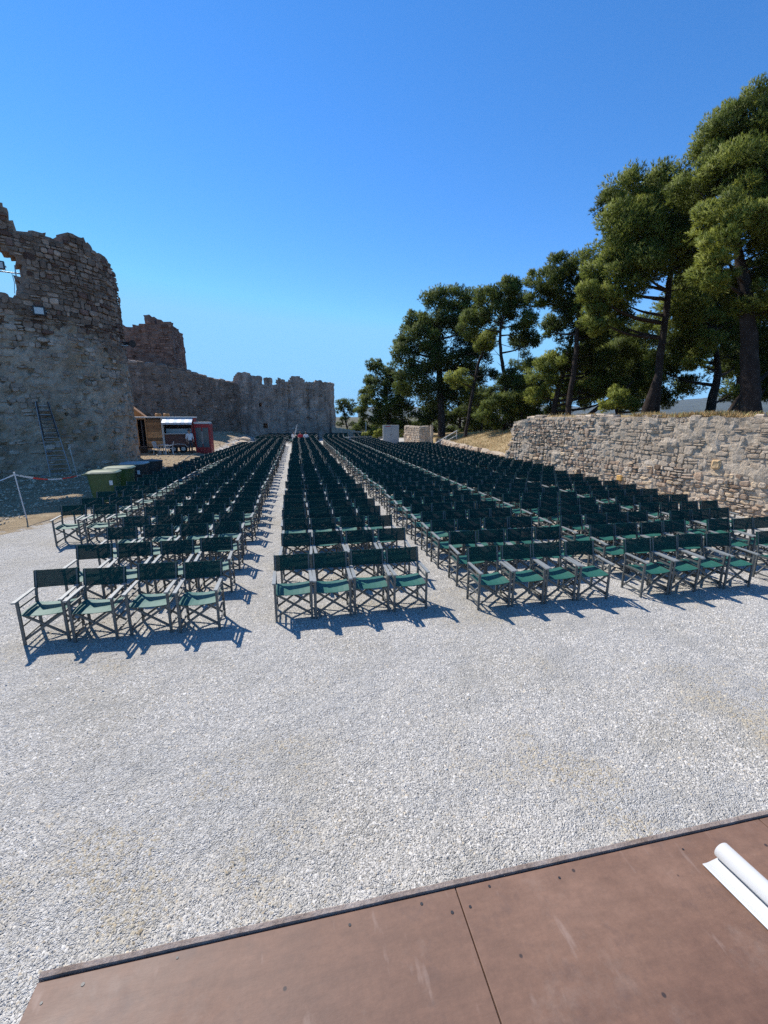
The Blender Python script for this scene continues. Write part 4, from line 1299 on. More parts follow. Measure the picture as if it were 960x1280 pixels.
CM = chair_meshes()
PARTS = [('leg', 'leg_front_a'), ('leg', 'leg_front_b'), ('leg', 'leg_rear_a'), ('leg', 'leg_rear_b'), ('armrest', 'arm_a'), ('armrest', 'arm_b'),
         ('side_rail', 'side_a'), ('side_rail', 'side_b'), ('cross_brace', 'cross_front'), ('cross_brace', 'cross_rear')]
crng = random.Random(17)
ORD = 'first second third fourth fifth sixth seventh eighth ninth tenth eleventh twelfth thirteenth fourteenth fifteenth sixteenth seventeenth eighteenth nineteenth twentieth'.split()

rows_mid = [6.24, 7.48, 8.66, 9.68, 10.66, 11.56]
while rows_mid[-1] < 45.0: rows_mid.append(rows_mid[-1] + 0.9)
rows_r = [6.05, 7.0, 7.92, 8.84]
while rows_r[-1] < 45.0: rows_r.append(rows_r[-1] + 0.9)
spots = []   # x, y, rz, block words, row, seat


def block(words, x0, pitch, count, rows, drift=None):
    for r, y in enumerate(rows):
        n = count(y) if callable(count) else count
        jx, jy, jr = crng.uniform(-.05, .05), crng.uniform(-.05, .05), crng.uniform(-.015, .015)
        for k in range(n):
            x = x0 + (drift(y) if drift else 0) + pitch * (k + .5) + jx
            spots.append((x + crng.uniform(-.016, .016), y + jy + jr * (k - 1.5) + crng.uniform(-.045, .045), crng.uniform(-.055, .055) + jr * .6, words, r, k))


block('narrow block by the bins', -5.78, 0.68, 2, [11.2 + 1.02 * i for i in range(4)] + [15.28 + .9 * i for i in range(27)], drift=lambda y: 1.0 * ss(18, 38, y))
block('second block from tower', -3.78, 0.66, 4, rows_mid)
block('third block from tower', -0.44, 0.605, 4, rows_mid)
block('fourth block from tower', 2.68, 0.585, 4, rows_r)
block('fifth block from tower', 5.62, 0.575, 4, [y - .08 for y in rows_r])
block('last block beside the wall', 8.4, 0.575, lambda y: 3 if y < 8.6 else 4 if y < 16.5 else 5, [y - .12 for y in rows_r if y < 36])
# the bank of seats beyond the cross aisle
for r in range(10):
    y = 49.6 + r * 0.95
    for (a, b) in ((-4.6, -1.6), (-1.0, 2.2), (2.9, 6.0), (6.6, 9.6)):
        x = a + 0.3 + r * 0.1
        while x < b + r * 0.1:
            spots.append((x, y + crng.uniform(-.03, .03), crng.uniform(-.03, .03), 'rear', r, 0))
            x += 0.6
FW2 = Vector((math.sin(R(11.448)), math.cos(R(11.448))))


def in_view(x, y):
    d = x * FW2.x + y * FW2.y
    s = x * FW2.y - y * FW2.x
    return d > 1 and abs(s) < 0.93 * d + 0.45


order = sorted(range(len(spots)), key=lambda i: math.hypot(spots[i][0], spots[i][1]) + (0 if in_view(spots[i][0], spots[i][1]) else 1000))
single = set(order[:300])
for i in order[:300]:
    x, y, rz, words, r, k = spots[i]
    root = empty('director_chair', (x, y, 0), rz)
    tag(root, "green director's chair, %s, %s row, %s seat counting from tower" % (words, ORD[r], ORD[k]), 'chair', "green director's chairs set out in rows")
    for nm, key in PARTS: link(nm, CM[key], root)
    v = crng.randrange(3)
    link('seat', CM['seat_%d' % v], root)
    link('backrest', CM['back_%d' % crng.randrange(3)], root)


# the remaining rows, too far off to pick apart, as one mass
def far_chairs():
    keys = [q for _, q in PARTS] + ['seat_0', 'back_0']
    mats = [M['frame'], M['arm'], M['seat_cloth'], M['back_cloth']]
    V, T, MI = [], [], []
    b = 0
    for q in keys:
        me = CM[q]
        me.calc_loop_triangles()
        v = np.empty(len(me.vertices) * 3); me.vertices.foreach_get('co', v); v = v.reshape(-1, 3)
        t = np.empty(len(me.loop_triangles) * 3, np.int32); me.loop_triangles.foreach_get('vertices', t); t = t.reshape(-1, 3)
        V.append(v); T.append(t + b); MI.append(np.full(len(t), mats.index(me.materials[0]), np.int32)); b += len(v)
    V = np.vstack(V); T = np.vstack(T); MI = np.concatenate(MI)
    AV, AT, AM = [], [], []
    n = 0
    for i in order[300:]:
        x, y, rz = spots[i][:3]
        if not in_view(x, y): continue
        c, s = math.cos(rz), math.sin(rz)
        AV.append(np.stack([V[:, 0] * c - V[:, 1] * s + x, V[:, 0] * s + V[:, 1] * c + y, V[:, 2] + ground_z(x, y)], -1))
        AT.append(T + n * len(V)); AM.append(MI); n += 1
    AV = np.vstack(AV)
    o = link('seating', tri_mesh('seating', AV, np.vstack(AT), np.ones((len(AV), 3)), mats, np.concatenate(AM)))
    tag(o, "dense mass of dark green director's chairs in the rows farther back", 'seating', kind='stuff')
    print('chairs total', len(spots), 'far', n)


far_chairs()

# ------------------------------------------------------------------ stage under the camera
ST = 1.5
stage = empty('stage', (0.9, -1.2, 0))
tag(stage, 'brown plywood stage deck with a raised edge strip, closest to the viewer', 'stage')


def stage_part(name, mb, mat, bevel=0.0):
    for i, v in enumerate(mb.v): mb.v[i] = (v[0] - 0.9, v[1] + 1.2 + .028, v[2])
    return mb.build(name, mat, stage, bevel=bevel)


for (x0, x1) in ((-0.755, 0.441), (0.445, 1.665), (1.669, 2.9)):
    for (y0, y1) in ((-1.45, 0.985), (-3.9, -1.454)):
        stage_part('deck_panel', MB().box(((x0 + x1) / 2, (y0 + y1) / 2, ST - .0105), (x1 - x0, y1 - y0, .021)), M['stage'], 0.0015)
mb = MB()
srn = random.Random(4)
x = -0.755
pts = []
while x < 2.9:
    w = 0.03
    pts.append(x); x += w
vs = []
for xx in pts:
    e = 0.0015 * nz(xx * 14, 3); h = 0.0065 + 0.0015 * nz(xx * 22, 5)
    if -0.3 < xx < 0: h *= 1
    vs += [(xx, 0.990 + e, ST - .02), (xx, 0.991 + e, ST + h), (xx, 1.004 + e, ST + h + .0005), (xx, 1.008 + e, ST + h - .003), (xx, 1.008, ST - .02)]
n = len(pts)
fs = [(i * 5 + k, (i + 1) * 5 + k, (i + 1) * 5 + (k + 1) % 5, i * 5 + (k + 1) % 5) for i in range(n - 1) for k in range(5)]
fs += [(0, 1, 2, 3, 4), tuple((n - 1) * 5 + k for k in (4, 3, 2, 1, 0))]
mb.add(vs, fs)
stage_part('edge_strip', mb, M['nosing'])
stage_part('front_beam', MB().box((1.07, 0.93, ST - .11), (3.6, .06, .15)), M['nosing'])
for xx in (-0.7, 0.44, 1.6, 2.8):
    for yy in (0.85, -1.4, -3.8):
        stage_part('support_post', MB().box((xx, yy, (ST - .19) / 2), (.06, .06, ST - .19)), M['steel'])
# screw heads along the panel edges
sc = random.Random(12)
for (x0, x1) in ((-0.755, 0.441), (0.445, 1.665), (1.669, 2.9)):
    for k in range(5):
        for (px, py) in ((x0 + .03, .93 - .33 * k), (x1 - .03, .93 - .33 * k), (x0 + .12 + .24 * k, .955)):
            if sc.random() < .8:
                stage_part('screw', MB().cyl((px + sc.uniform(-.012, .012), py + sc.uniform(-.02, .02), ST + .0004), sc.uniform(.0035, .0055), .0018, 8), M['dark'])
# paint splash and staples on the deck
splash = MB()
q = [(-.245 + .007 * math.cos(a) * (1 + .4 * math.sin(3 * a)), .748 + .005 * math.sin(a), ST + .0012) for a in [i * .524 for i in range(12)]]
splash.add(q + [(a, b, ST - .001) for a, b, _ in q], [tuple(range(12))] + [(i, 12 + i, 12 + (i + 1) % 12, (i + 1) % 12) for i in range(12)])
stage_part('paint_splash', splash, M['white_paint'])

# roll of white paper lying on the deck, a strip of it unrolled
roll = empty('paper_roll', (1.42, 0.6, ST))
tag(roll, 'white paper roll lying on the brown stage deck with a strip unrolled', 'paper roll')
vs, fs = [], []
ax0, ax1 = Vector((-.035, .325, 0)), Vector((0.06, -.75, 0))
turns, seg = 2.25, 60
for i in range(seg + 1):
    a = math.pi * 1.5 - 2 * math.pi * turns * i / seg
    r = .031 - .010 * i / seg
    dx, dz = r * math.cos(a), .031 + r * math.sin(a)
    for e in (ax0, ax1): vs.append((e.x + dx, e.y, dz + .001))
for i in range(seg): fs.append((i * 2, i * 2 + 1, i * 2 + 3, i * 2 + 2))
o = MB().add(vs, fs).build('rolled_sheet', M['paper'], roll, smooth=True)
sm = o.modifiers.new('s', 'SOLIDIFY'); sm.thickness = .0012
vs = []
for i in range(9):
    f = i / 8.0
    for e in (ax0, ax1): vs.append((e.x - f * .088, e.y - .012 * f * (1 if e is ax0 else 0), .0018 + .004 * max(0, f - .6) ** 2 * 10 * (1 if i % 2 else .8)))
o = MB().add(vs, [(i * 2, i * 2 + 2, i * 2 + 3, i * 2 + 1) for i in range(8)]).build('loose_strip', M['paper'], roll, smooth=True)
sm = o.modifiers.new('s', 'SOLIDIFY'); sm.thickness = .001

# ------------------------------------------------------------------ bins
def rubbish_bin(loc, rz, body_mat, lid_mat, label, sticker):
    b = empty('wheeled_bin', loc, rz)
    tag(b, label, 'bin', 'wheeled bins beside the chairs')
    w, d, h = 0.46, 0.43, 1.1
    prof = [(0.78, .12), (0.86, .5), (0.97, 1.08), (1.0, 1.1), (1.03, 1.1), (1.03, h)]
    m = MB(); vs = []; nseg = 20
    for k, z in prof:
        for i in range(nseg):
            a = 2 * math.pi * i / nseg
            c, s = math.cos(a), math.sin(a)
            c = math.copysign(abs(c) ** .35, c); s = math.copysign(abs(s) ** .35, s)
            vs.append((c * w * k, s * d * k, z))
    fs = [(i * nseg + j, i * nseg + (j + 1) % nseg, (i + 1) * nseg + (j + 1) % nseg, (i + 1) * nseg + j) for i in range(len(prof) - 1) for j in range(nseg)]
    fs += [tuple(reversed(range(nseg))), tuple((len(prof) - 1) * nseg + j for j in range(nseg))]
    m.add(vs, fs).build('body', body_mat, b)
    m = MB(); vs = []
    for k, z in ((1.06, h + .003), (1.07, h + .035), (0.95, h + .075), (0.5, h + .095)):
        for i in range(nseg):
            a = 2 * math.pi * i / nseg
            c, s = math.cos(a), math.sin(a)
            c = math.copysign(abs(c) ** .4, c); s = math.copysign(abs(s) ** .4, s)
            vs.append((c * w * k, s * d * k, z))
    fs = [(i * nseg + j, i * nseg + (j + 1) % nseg, (i + 1) * nseg + (j + 1) % nseg, (i + 1) * nseg + j) for i in range(3) for j in range(nseg)]
    fs += [tuple(reversed(range(nseg))), tuple(3 * nseg + j for j in range(nseg))]
    lid = m.add(vs, fs).build('lid', lid_mat, b)
    MB().tube([(-w - .12, -.3, h - .02), (-w - .12, .3, h - .02)], .018, 8).bar((-w - .12, -.27, h - .02), (-w + .02, -.27, h - .02), .03, .03).bar((-w - .12, .27, h - .02), (-w + .02, .27, h - .02), .03, .03).build('handle', body_mat, b)
    for sx in (-1, 1):
        for sy in (-1, 1):
            MB().cyl((sx * .36, sy * .3, .07), .07, .045, 14, 'X').build('wheel', M['rubber'], b)
            MB().box((sx * .36, sy * .3, .125), (.07, .05, .05)).build('caster', M['steel'], b)
    if sticker:
        MB().box((.28, -d * .965, .80), (.1, .012, .16)).build('sticker', M['white_paint'], b)
    return b


rubbish_bin((-6.62, 16.3, ground_z(-6.62, 16.3)), .12, M['bin_green'], M['bin_lid'], 'green wheeled bin with a white sticker, in front of the other bins', True)
rubbish_bin((-6.6, 17.6, ground_z(-6.6, 17.6)), .05, M['bin_green'], M['bin_lid'], 'green wheeled bin tucked behind the stickered one', False)
rubbish_bin((-6.62, 19.2, ground_z(-6.62, 19.2)), -.04, M['bin_grey'], M['bin_white'], 'dark grey wheeled bin with a whitish lid', True)
bt = empty('round_bin', (-6.55, 20.9, ground_z(-6.55, 20.9)))
tag(bt, 'round black barrel bin at the end of the bins', 'bin')
MB().lathe((0, 0, 0), [(.38, 0), (.42, .1), (.47, .5), (.5, 1.0), (.52, 1.02), (.52, 1.07), (.48, 1.07)], 22).build('drum', M['bin_grey'], bt, smooth=False)
MB().lathe((0, 0, 1.02), [(.47, 0), (.47, .06), (.2, .1)], 22).build('lid', M['bin_grey'], bt)

# ------------------------------------------------------------------ ladder, barrier, lamps on the tower
def at_tower(u, v, d): return Vector(tower_plan.pt(u, v, d))


ladder = empty('ladder')
tag(ladder, 'long grey aluminium ladder leaning against the round tower', 'ladder')
foot = at_tower(14.72, 0, 0.95); head = at_tower(14.5, 3.75, 0.14)
sidev = Vector((.885, .465, 0))
for s in (-1, 1):
    MB().bar(foot + sidev * s * .44, head + sidev * s * .26, .025, .055, (0, 1, 0)).build('rail', M['ladder'], ladder)
for k in range(16):
    f = (k + .6) / 16.4
    c = foot.lerp(head, f); hw = .44 - .18 * f
    MB().bar(c - sidev * hw, c + sidev * hw, .03, .03).build('rung', M['ladder'], ladder)
MB().bar(foot - sidev * .85 + Vector((0, 0, .05)), foot + sidev * .85 + Vector((0, 0, .05)), .07, .06).build('foot_bar', M['ladder'], ladder)
# second pair of dark rails with rungs along the upper half
for s in (-1, 1):
    a, b2 = foot.lerp(head, .52), foot.lerp(head, 1.0)
    off = Vector((.1, -.2, .05)) * .35
    MB().bar(a + sidev * s * .3 + off, b2 + sidev * s * .22 + off, .03, .06, (0, 1, 0)).build('rail', M['dark'], ladder)
for k in range(8):
    c = foot.lerp(head, .54 + .055 * k) + Vector((.035, -.07, .017))
    MB().bar(c - sidev * .26, c + sidev * .26, .025, .025).build('rung', M['dark'], ladder)

post = empty('barrier_post', (-8.05, 14.2, ground_z(-8.05, 14.2)))
tag(post, 'leaning white barrier post holding the red and white tape', 'post')
MB().tube([(0.03, 0, -.05), (-.1, .05, 1.36)], .016, 8).build('shaft', M['white_paint'], post)
MB().cyl((-.1, .05, 1.36), .022, .05, 10).build('cap', M['white_paint'], post)
post2 = empty('thin_stake', (-10.6, 23.2, ground_z(-10.6, 23.2)))
tag(post2, 'thin grey stake standing before the round tower, near the ladder', 'stake')
MB().tube([(0, 0, -.05), (-.16, 0, 1.55)], .022, 6).build('shaft', M['steel'], post2)
MB().bar((-.24, 0, 1.4), (-.1, 0, 1.53), .03, .03).build('hook', M['steel'], post2)


def tape(a, b, sag, label):
    root = empty('barrier_tape')
    tag(root, label, 'tape')
    a, b = Vector(a), Vector(b)
    n = max(6, int((b - a).length / .12))
    pts = [a.lerp(b, i / n) - Vector((0, 0, sag * 4 * (i / n) * (1 - i / n))) for i in range(n + 1)]
    red, white = MB(), MB()
    for i in range(n):
        m = red if (i // 4) % 2 else white
        tw = .25 * math.sin(i * .5)
        up = Vector((tw * .1, tw * .2, .045))
        p, q = pts[i], pts[i + 1]
        off = Vector((0, .003, 0))
        m.hexa([p, q, q + off, p + off, p + up, q + up, q + up + off, p + up + off])
    white.build('white_band', M['white_paint'], root); red.build('red_band', M['tape_red'], root)


ptop = Vector((-8.15, 14.25, 1.29 + ground_z(-8.05, 14.2)))
tape(ptop, (-10.3, 12.2, 0.85), .18, 'red and white barrier tape falling from the post to the frame edge')
tape(ptop, (-7.3, 16.3, 1.05), .16, 'short red and white tape running from the post to the green bin')


def floodlight(pos, facing, label, size=.5, post_to=None):
    root = empty('floodlight', pos, facing)
    tag(root, label, 'floodlight')
    s = size
    MB().box((0, 0, 0), (s, .12, s * .85)).build('housing', M['dark'], root, bevel=.015)
    MB().box((0, -.064, 0), (s * .72, .012, s * .6)).build('lens', M['lens'], root)
    MB().bar((-s * .55, .0, 0), (-s * .55, .22, 0), .03, .03).bar((s * .55, 0, 0), (s * .55, .22, 0), .03, .03).bar((-s * .56, .22, 0), (s * .56, .22, 0), .03, .03).bar((0, .2, 0), (0, .36, 0), .05, .05).build('bracket', M['steel'], root)
    for k in range(4): MB().box((-.33 * s + .22 * s * k, .08, 0), (.02, .05, s * .7)).build('fin', M['dark'], root)


fp = at_tower(14.98, 8.12, .22)
floodlight(fp, .4, 'black floodlight fixed to the round tower below the broken opening')
lr = empty('lamp_rail')
tag(lr, 'thin metal rail across the broken tower opening, carrying the floodlights', 'rail')
ra, rb = at_tower(11.0, 9.72, -.45), at_tower(14.62, 9.86, -.45)
MB().tube([ra, rb], .03, 8).build('tube', M['steel'], lr)
MB().tube([at_tower(14.35, 8.7, -.45), at_tower(14.38, 10.2, -.45)], .025, 8).build('upright', M['steel'], lr)
MB().tube([at_tower(14.2, 9.84, -.4), at_tower(14.25, 9.4, -.38), at_tower(14.18, 8.9, -.4)], .012, 6).build('cable', M['dark'], lr)
floodlight(at_tower(13.75, 10.08, -.38), .4, 'pinkish floodlight standing on the rail near the edge of the tower opening', .45)
floodlight(at_tower(13.15, 10.0, -.38), .4, 'floodlight on the rail cut by the picture edge', .45)
sp = empty('horn_loudspeaker', at_tower(19.35, 7.25, .3))
tag(sp, 'black horn loudspeaker bracketed to the flank of the round tower', 'loudspeaker')
MB().tube([(0, 0, 0), (.18, -.12, -.02), (.4, -.25, -.05)], [.06, .09, .22], 14, cap=True).build('horn', M['dark'], sp)
MB().cyl((-.06, .05, .0), .1, .22, 12, 'X').build('driver', M['dark'], sp)
MB().bar((-.35, 0, -.12), (.05, 0, -.12), .04, .04).bar((0, 0, -.14), (0, 0, 0.0), .04, .04).build('bracket', M['steel'], sp)

# ------------------------------------------------------------------ food trailer and what stands round it
tz = ground_z(-9.6, 34.5)
tr = empty('food_trailer', (-9.75, 34.6, tz), R(6))
tr.scale = (.84, .84, .84)
tag(tr, 'brown food trailer clad with wood, its hatch open under a pale awning', 'trailer')


def tp(name, m, mat, bevel=0.0): return m.build(name, mat, tr, bevel=bevel)


# local frame: x along the trailer, -y towards the seats; 5.2 m long, 2.2 m deep
tp('chassis', MB().box((0, 1.1, .5), (5.2, 2.0, .14)), M['dark'])
tp('rear_wall', MB().box((0, 2.15, 1.8), (5.2, .06, 2.5)), M['truck_brown'])
tp('floor', MB().box((0, 1.1, .6), (5.16, 2.1, .06)), M['truck_inside'])
tp('end_wall', MB().box((-2.57, 1.06, 1.8), (.06, 2.12, 2.5)), M['truck_brown'])
tp('end_wall', MB().box((2.57, 1.06, 1.8), (.06, 2.12, 2.5)), M['red'])
tp('partition', MB().box((0.05, 1.06, 1.8), (.05, 2.1, 2.45)), M['truck_inside'])
rf = tp('roof', MB().box((0, 1.05, 3.1), (5.4, 2.4, .12)), M['white_paint'], .02)
for xx in (-.3, .35):
    m = MB().lathe((xx, .6, 3.16), [(.22, 0), (.26, .06), (.26, .22), (.18, .3)], 14).build('roof_vent', M['ply'], tr)
# timber front with the open door
for k in range(9):
    z = .68 + k * .265
    g = random.uniform(.4, 1.6)
    tp('plank', MB().box((-2.28, .0, z), (.62, .05, .255), tint=(g, g * .95, g * .9)), M['wood'])
    g = random.uniform(.4, 1.6)
    tp('plank', MB().box((-.62, .0, z), (1.2, .05, .255), tint=(g, g * .95, g * .9)), M['wood'])
tp('door_frame', MB().box((-1.93, -.02, 1.85), (.09, .1, 2.4)).box((-1.27, -.02, 1.85), (.09, .1, 2.4)).box((-1.6, -.022, 2.98), (.75, .1, .1)), M['wood'])
dr = tp('door', MB().box((-1.6, .5, 1.75), (.03, 1.0, 2.2)), M['truck_inside'])
tp('step', MB().box((-1.6, -.25, .42), (.7, .3, .06)).box((-1.6, -.1, .2), (.6, .06, .4)), M['dark'])
tp('corner_post', MB().box((.05, -.03, 1.75), (.16, .12, 2.65)), M['white_paint'])
# serving side
tp('lower_panel', MB().box((1.33, .0, 1.12), (2.4, .06, 1.05)), M['truck_brown'])
tp('upper_panel', MB().box((1.33, .0, 2.92), (2.4, .06, .26)), M['white_paint'])
tp('counter', MB().box((1.3, -.18, 1.68), (2.3, .42, .06)), M['white_paint'])
tp('worktop', MB().box((1.3, .8, 1.85), (2.2, .5, .5)), M['counter'])
tp('side_pillar', MB().box((2.44, -.02, 2.0), (.14, .1, 2.2)), M['red'])
for k in range(8):
    x0 = .15 + k * .3
    m = MB()
    m.hexa([(x0, -1.0, 2.62), (x0 + .3, -1.0, 2.62), (x0 + .3, .0, 3.02), (x0, .0, 3.02), (x0, -1.0, 2.66), (x0 + .3, -1.0, 2.66), (x0 + .3, .0, 3.06), (x0, .0, 3.06)])
    m.box((x0 + .15, -1.0, 2.56), (.28, .03, .14))
    m.build('awning_strip', M['awning'] if k % 2 else M['white_paint'], tr)
for xx in (.2, 2.5):
    tp('awning_arm', MB().bar((xx, -.98, 2.6), (xx, -.03, 2.2), .03, .03), M['steel'])
for xx in (.75, 1.55):
    w = tp('wheel', MB().cyl((xx, .12, .33), .33, .2, 20, 'Y'), M['rubber'])
    MB().cyl((xx, .0, .33), .18, .05, 16, 'Y').build('rim', M['steel'], w)
tp('wheel_arch', MB().tube([(.35, -.03, .45), (.6, -.03, .72), (1.15, -.03, .78), (1.7, -.03, .72), (1.95, -.03, .45)], .035, 8), M['white_paint'])
tp('shop_box', MB().box((1.9, .2, .55), (.6, .3, .3)), M['ply'])
tp('tow_bar', MB().bar((-2.6, 1.0, .5), (-3.7, 1.0, .45), .1, .1).cyl((-3.5, 1.0, .22), .04, .5, 8), M['dark'])

kz = ground_z(-12.3, 37.4)
ki = empty('timber_kiosk', (-12.0, 37.6, kz - .15), R(6))
ki.scale = (.86, .86, .8)
tag(ki, 'timber kiosk with a steep orange plywood gable behind the food trailer', 'kiosk')
MB().box((-.9, 0.3, 1.4), (2.6, 1.2, 2.8)).build('cabin', M['wood'], ki)
MB().hexa([(-2.4, -.5, 2.8), (.95, -.5, 2.8), (.95, .9, 2.8), (-2.4, .9, 2.8), (-.95, -.5, 4.55), (-.85, -.5, 4.55), (-.85, .9, 4.55), (-.95, .9, 4.55)]).build('gable_roof', M['ply'], ki)
MB().bar((-.9, -.53, 4.58), (1.05, -.53, 2.78), .05, .1).bar((-.9, -.53, 4.58), (-2.5, -.53, 2.78), .05, .1).build('barge_board', M['wood'], ki)

fz = ground_z(-5.9, 34.6)
fr = empty('drinks_cooler', (-6.98, 34.5, ground_z(-6.98, 34.5)), R(-6))
tag(fr, 'red drinks cooler with two glass doors at the end of the food trailer', 'cooler')
MB().box((0, .4, 1.1), (1.15, .75, 2.2)).build('cabinet', M['red'], fr, bevel=.03)
for s in (-1, 1):
    MB().box((s * .25, .0, 1.2), (.42, .03, 1.45)).build('glass_door', M['glass'], fr)
    MB().box((s * .03, -.03, 1.2), (.03, .03, .9)).build('handle', M['steel'], fr)
MB().box((0, .35, 2.28), (1.1, .7, .14)).build('header', M['white_paint'], fr)
for k in range(4): MB().box((-.42 + .28 * k, -.02, .3), (.2, .02, .25)).build('kick_panel', M['red'], fr)


def plastic_chair(loc, rz, label):
    c = empty('garden_chair', loc, rz)
    tag(c, label, 'chair')
    for sx in (-1, 1):
        for sy in (-1, 1):
            MB().bar((sx * .2, sy * .2, .43), (sx * .25, sy * .26, 0), .045, .035, (0, 1, 0)).build('leg', M['white_plastic'], c)
        MB().bar((sx * .26, -.24, .64), (sx * .26, .2, .66), .05, .025).bar((sx * .25, -.2, .43), (sx * .26, -.22, .64), .035, .035).build('armrest', M['white_plastic'], c)
    MB().box((0, 0, .44), (.46, .45, .03)).build('seat', M['white_plastic'], c, bevel=.01)
    for k in range(5):
        MB().bar((-.18 + .09 * k, .22, .46), (-.18 + .09 * k, .33, .86), .05, .015, (0, 1, 0)).build('slat', M['white_plastic'], c)
    MB().bar((-.22, .335, .88), (.22, .335, .88), .025, .07).build('top_rail', M['white_plastic'], c)


plastic_chair((-9.0, 33.0, ground_z(-9.0, 33.0)), R(-70), 'white plastic garden chair in front of the food trailer hatch')
plastic_chair((-9.8, 33.4, ground_z(-9.8, 33.4)), R(70), 'white plastic garden chair by the food trailer corner post')
pl = empty('plastic_table', (-9.35, 33.2, ground_z(-9.35, 33.2)))
tag(pl, 'small white plastic table between the two garden chairs', 'table')
MB().cyl((0, 0, .7), .32, .03, 20).build('top', M['white_plastic'], pl)
for k in range(4):
    a = k * math.pi / 2 + .6
    MB().bar((.2 * math.cos(a), .2 * math.sin(a), .69), (.28 * math.cos(a), .28 * math.sin(a), 0), .04, .04).build('leg', M['white_plastic'], pl)

# pale rocks on the sand bank behind
brng = random.Random(31)
ROCK = ['flat', 'wedge-shaped', 'long', 'rounded', 'low', 'upright', 'split', 'broad', 'small']
for k in range(9):
    y = 41 + k * 1.7; x = -5.3 - brng.uniform(0.2, 1.6)
    m = MB(); r = brng.uniform(.2, .45)
    bm = bmesh.new(); bmesh.ops.create_icosphere(bm, subdivisions=2, radius=r)
    for v in bm.verts:
        v.co = v.co * (1 + .35 * nz(v.co.x * 4 + k, v.co.y * 4, v.co.z * 4)); v.co.z *= .6; v.co.x *= 1.4
    m.add([v.co[:] for v in bm.verts], [[v.index for v in f.verts] for f in bm.faces], (1.25, 1.2, 1.1)); bm.free()
    o = m.build('rock', M['wall_stone'], loc=(x, y, ground_z(x, y) + r * .2))
    tag(o, '%s pale rock on the sand bank, %s from the food trailer' % (ROCK[k], ORD[k]), 'rock', 'rocks on the sand bank')

# ------------------------------------------------------------------ things round the pier and the cross aisle
cab = empty('equipment_cabinet', (10.2, 46.4, 0), R(-6))
tag(cab, 'shade-greyed white equipment cabinet left of the stone pier'.replace('left of', 'next to'), 'cabinet')
MB().box((0, .35, 1.1), (1.75, .7, 2.0)).build('body', M['panel_shaded'], cab, bevel=.015)
for s in (-1, 1):
    MB().box((s * .43, -.012, 1.08), (.83, .02, 1.85)).build('door', M['panel_shaded'], cab)
    MB().box((s * .08, -.035, 1.1), (.025, .03, .2)).build('handle', M['dark'], cab)
MB().box((-.35, -.03, 1.98), (.6, .015, .07)).build('label_strip', M['red'], cab)
MB().box((0, .35, .05), (1.7, .66, .1)).build('plinth', M['dark'], cab)

st = empty('steps', (13.6, 39.2, 0))
tag(st, 'short flight of stone steps climbing beside the pier', 'steps')
for k in range(5): MB().box((.25 + .32 * k, .0, .085 + .085 * k), (.34, 1.5, .17 + .17 * k)).build('tread', M['wall_stone'], st)
hr = empty('handrail', (12.6, 38.35, 0))
tag(hr, 'white handrail slanting up the steps in front of the pier', 'rail')
MB().bar((0, 0, .55), (2.3, 0.3, 1.75), .06, .06).build('top_rail', M['white_paint'], hr)
MB().bar((0, 0, .15), (2.3, 0.3, 1.3), .05, .05).build('lower_rail', M['white_paint'], hr)
for f in (0.02, .5, .98): MB().bar((2.3 * f, .3 * f, 0), (2.3 * f, .3 * f, .57 + 1.2 * f), .05, .05).build('post', M['white_paint'], hr)
pst = empty('white_post', (12.55, 39.3, 0))
tag(pst, 'plain whitish post standing against the shaded side of the pier', 'post')
MB().box((0, 0, 1.1), (.16, .12, 2.2)).build('shaft', M['wall_mortar'], pst)
MB().box((0, 0, 2.22), (.2, .16, .05)).build('cap', M['wall_mortar'], pst)
p3 = empty('slim_pole', (8.3, 52.0, 0))
tag(p3, 'slim white pole standing behind the rear seats by the bush', 'pole')
MB().cyl((0, 0, 1.2), .05, 2.4, 10).build('shaft', M['white_paint'], p3)
MB().cyl((0, 0, .03), .16, .06, 14).build('foot', M['white_paint'], p3)

gr = empty('guard_rail', (5.3, 48.6, 0))
tag(gr, 'low white rail along the cross aisle before the rear seats', 'rail')
MB().bar((0, 0, .75), (4.6, 0, .75), .05, .05).build('top_rail', M['white_paint'], gr)
MB().bar((0, 0, .35), (4.6, 0, .35), .04, .04).build('lower_rail', M['white_paint'], gr)
for k in range(6): MB().bar((.02 + .91 * k, 0, 0), (.02 + .91 * k, 0, .76), .05, .05).build('post', M['white_paint'], gr)

bush = empty('potted_bush', (9.0, 48.0, 0))
tag(bush, 'light green bush in a white pot at the cross aisle', 'plant')
MB().lathe((0, 0, 0), [(.22, 0), (.3, .45), (.33, .47), (.33, .52), (.27, .52)], 16).build('pot', M['white_plastic'], bush)
MB().tube([(0, 0, .45), (.03, 0, 1.0)], [.04, .02], 6).build('stem', M['bark'], bush)
link('foliage', crown_mesh('foliage', [(0, 0, 1.1, .42, 1.2), (-.25, .1, .9, .3, 1.1), (.2, 0, 1.35, .3, 1.25)], 18, trng), bush)
bush2 = empty('leafy_bush', (9.3, 50.4, 0))
tag(bush2, 'pale green leafy bush behind the potted one', 'shrub')
MB().tube([(0, 0, 0), (.05, 0, .9)], [.06, .03], 6).build('stem', M['bark'], bush2)
link('foliage', crown_mesh('foliage', [(-.7, 0, 1.0, .6, 1.1), (0, .2, 1.2, .6, 1.0), (.6, .1, 1.0, .6, 1.1), (-1.3, .2, .8, .45, 1.0)], 25, trng), bush2)

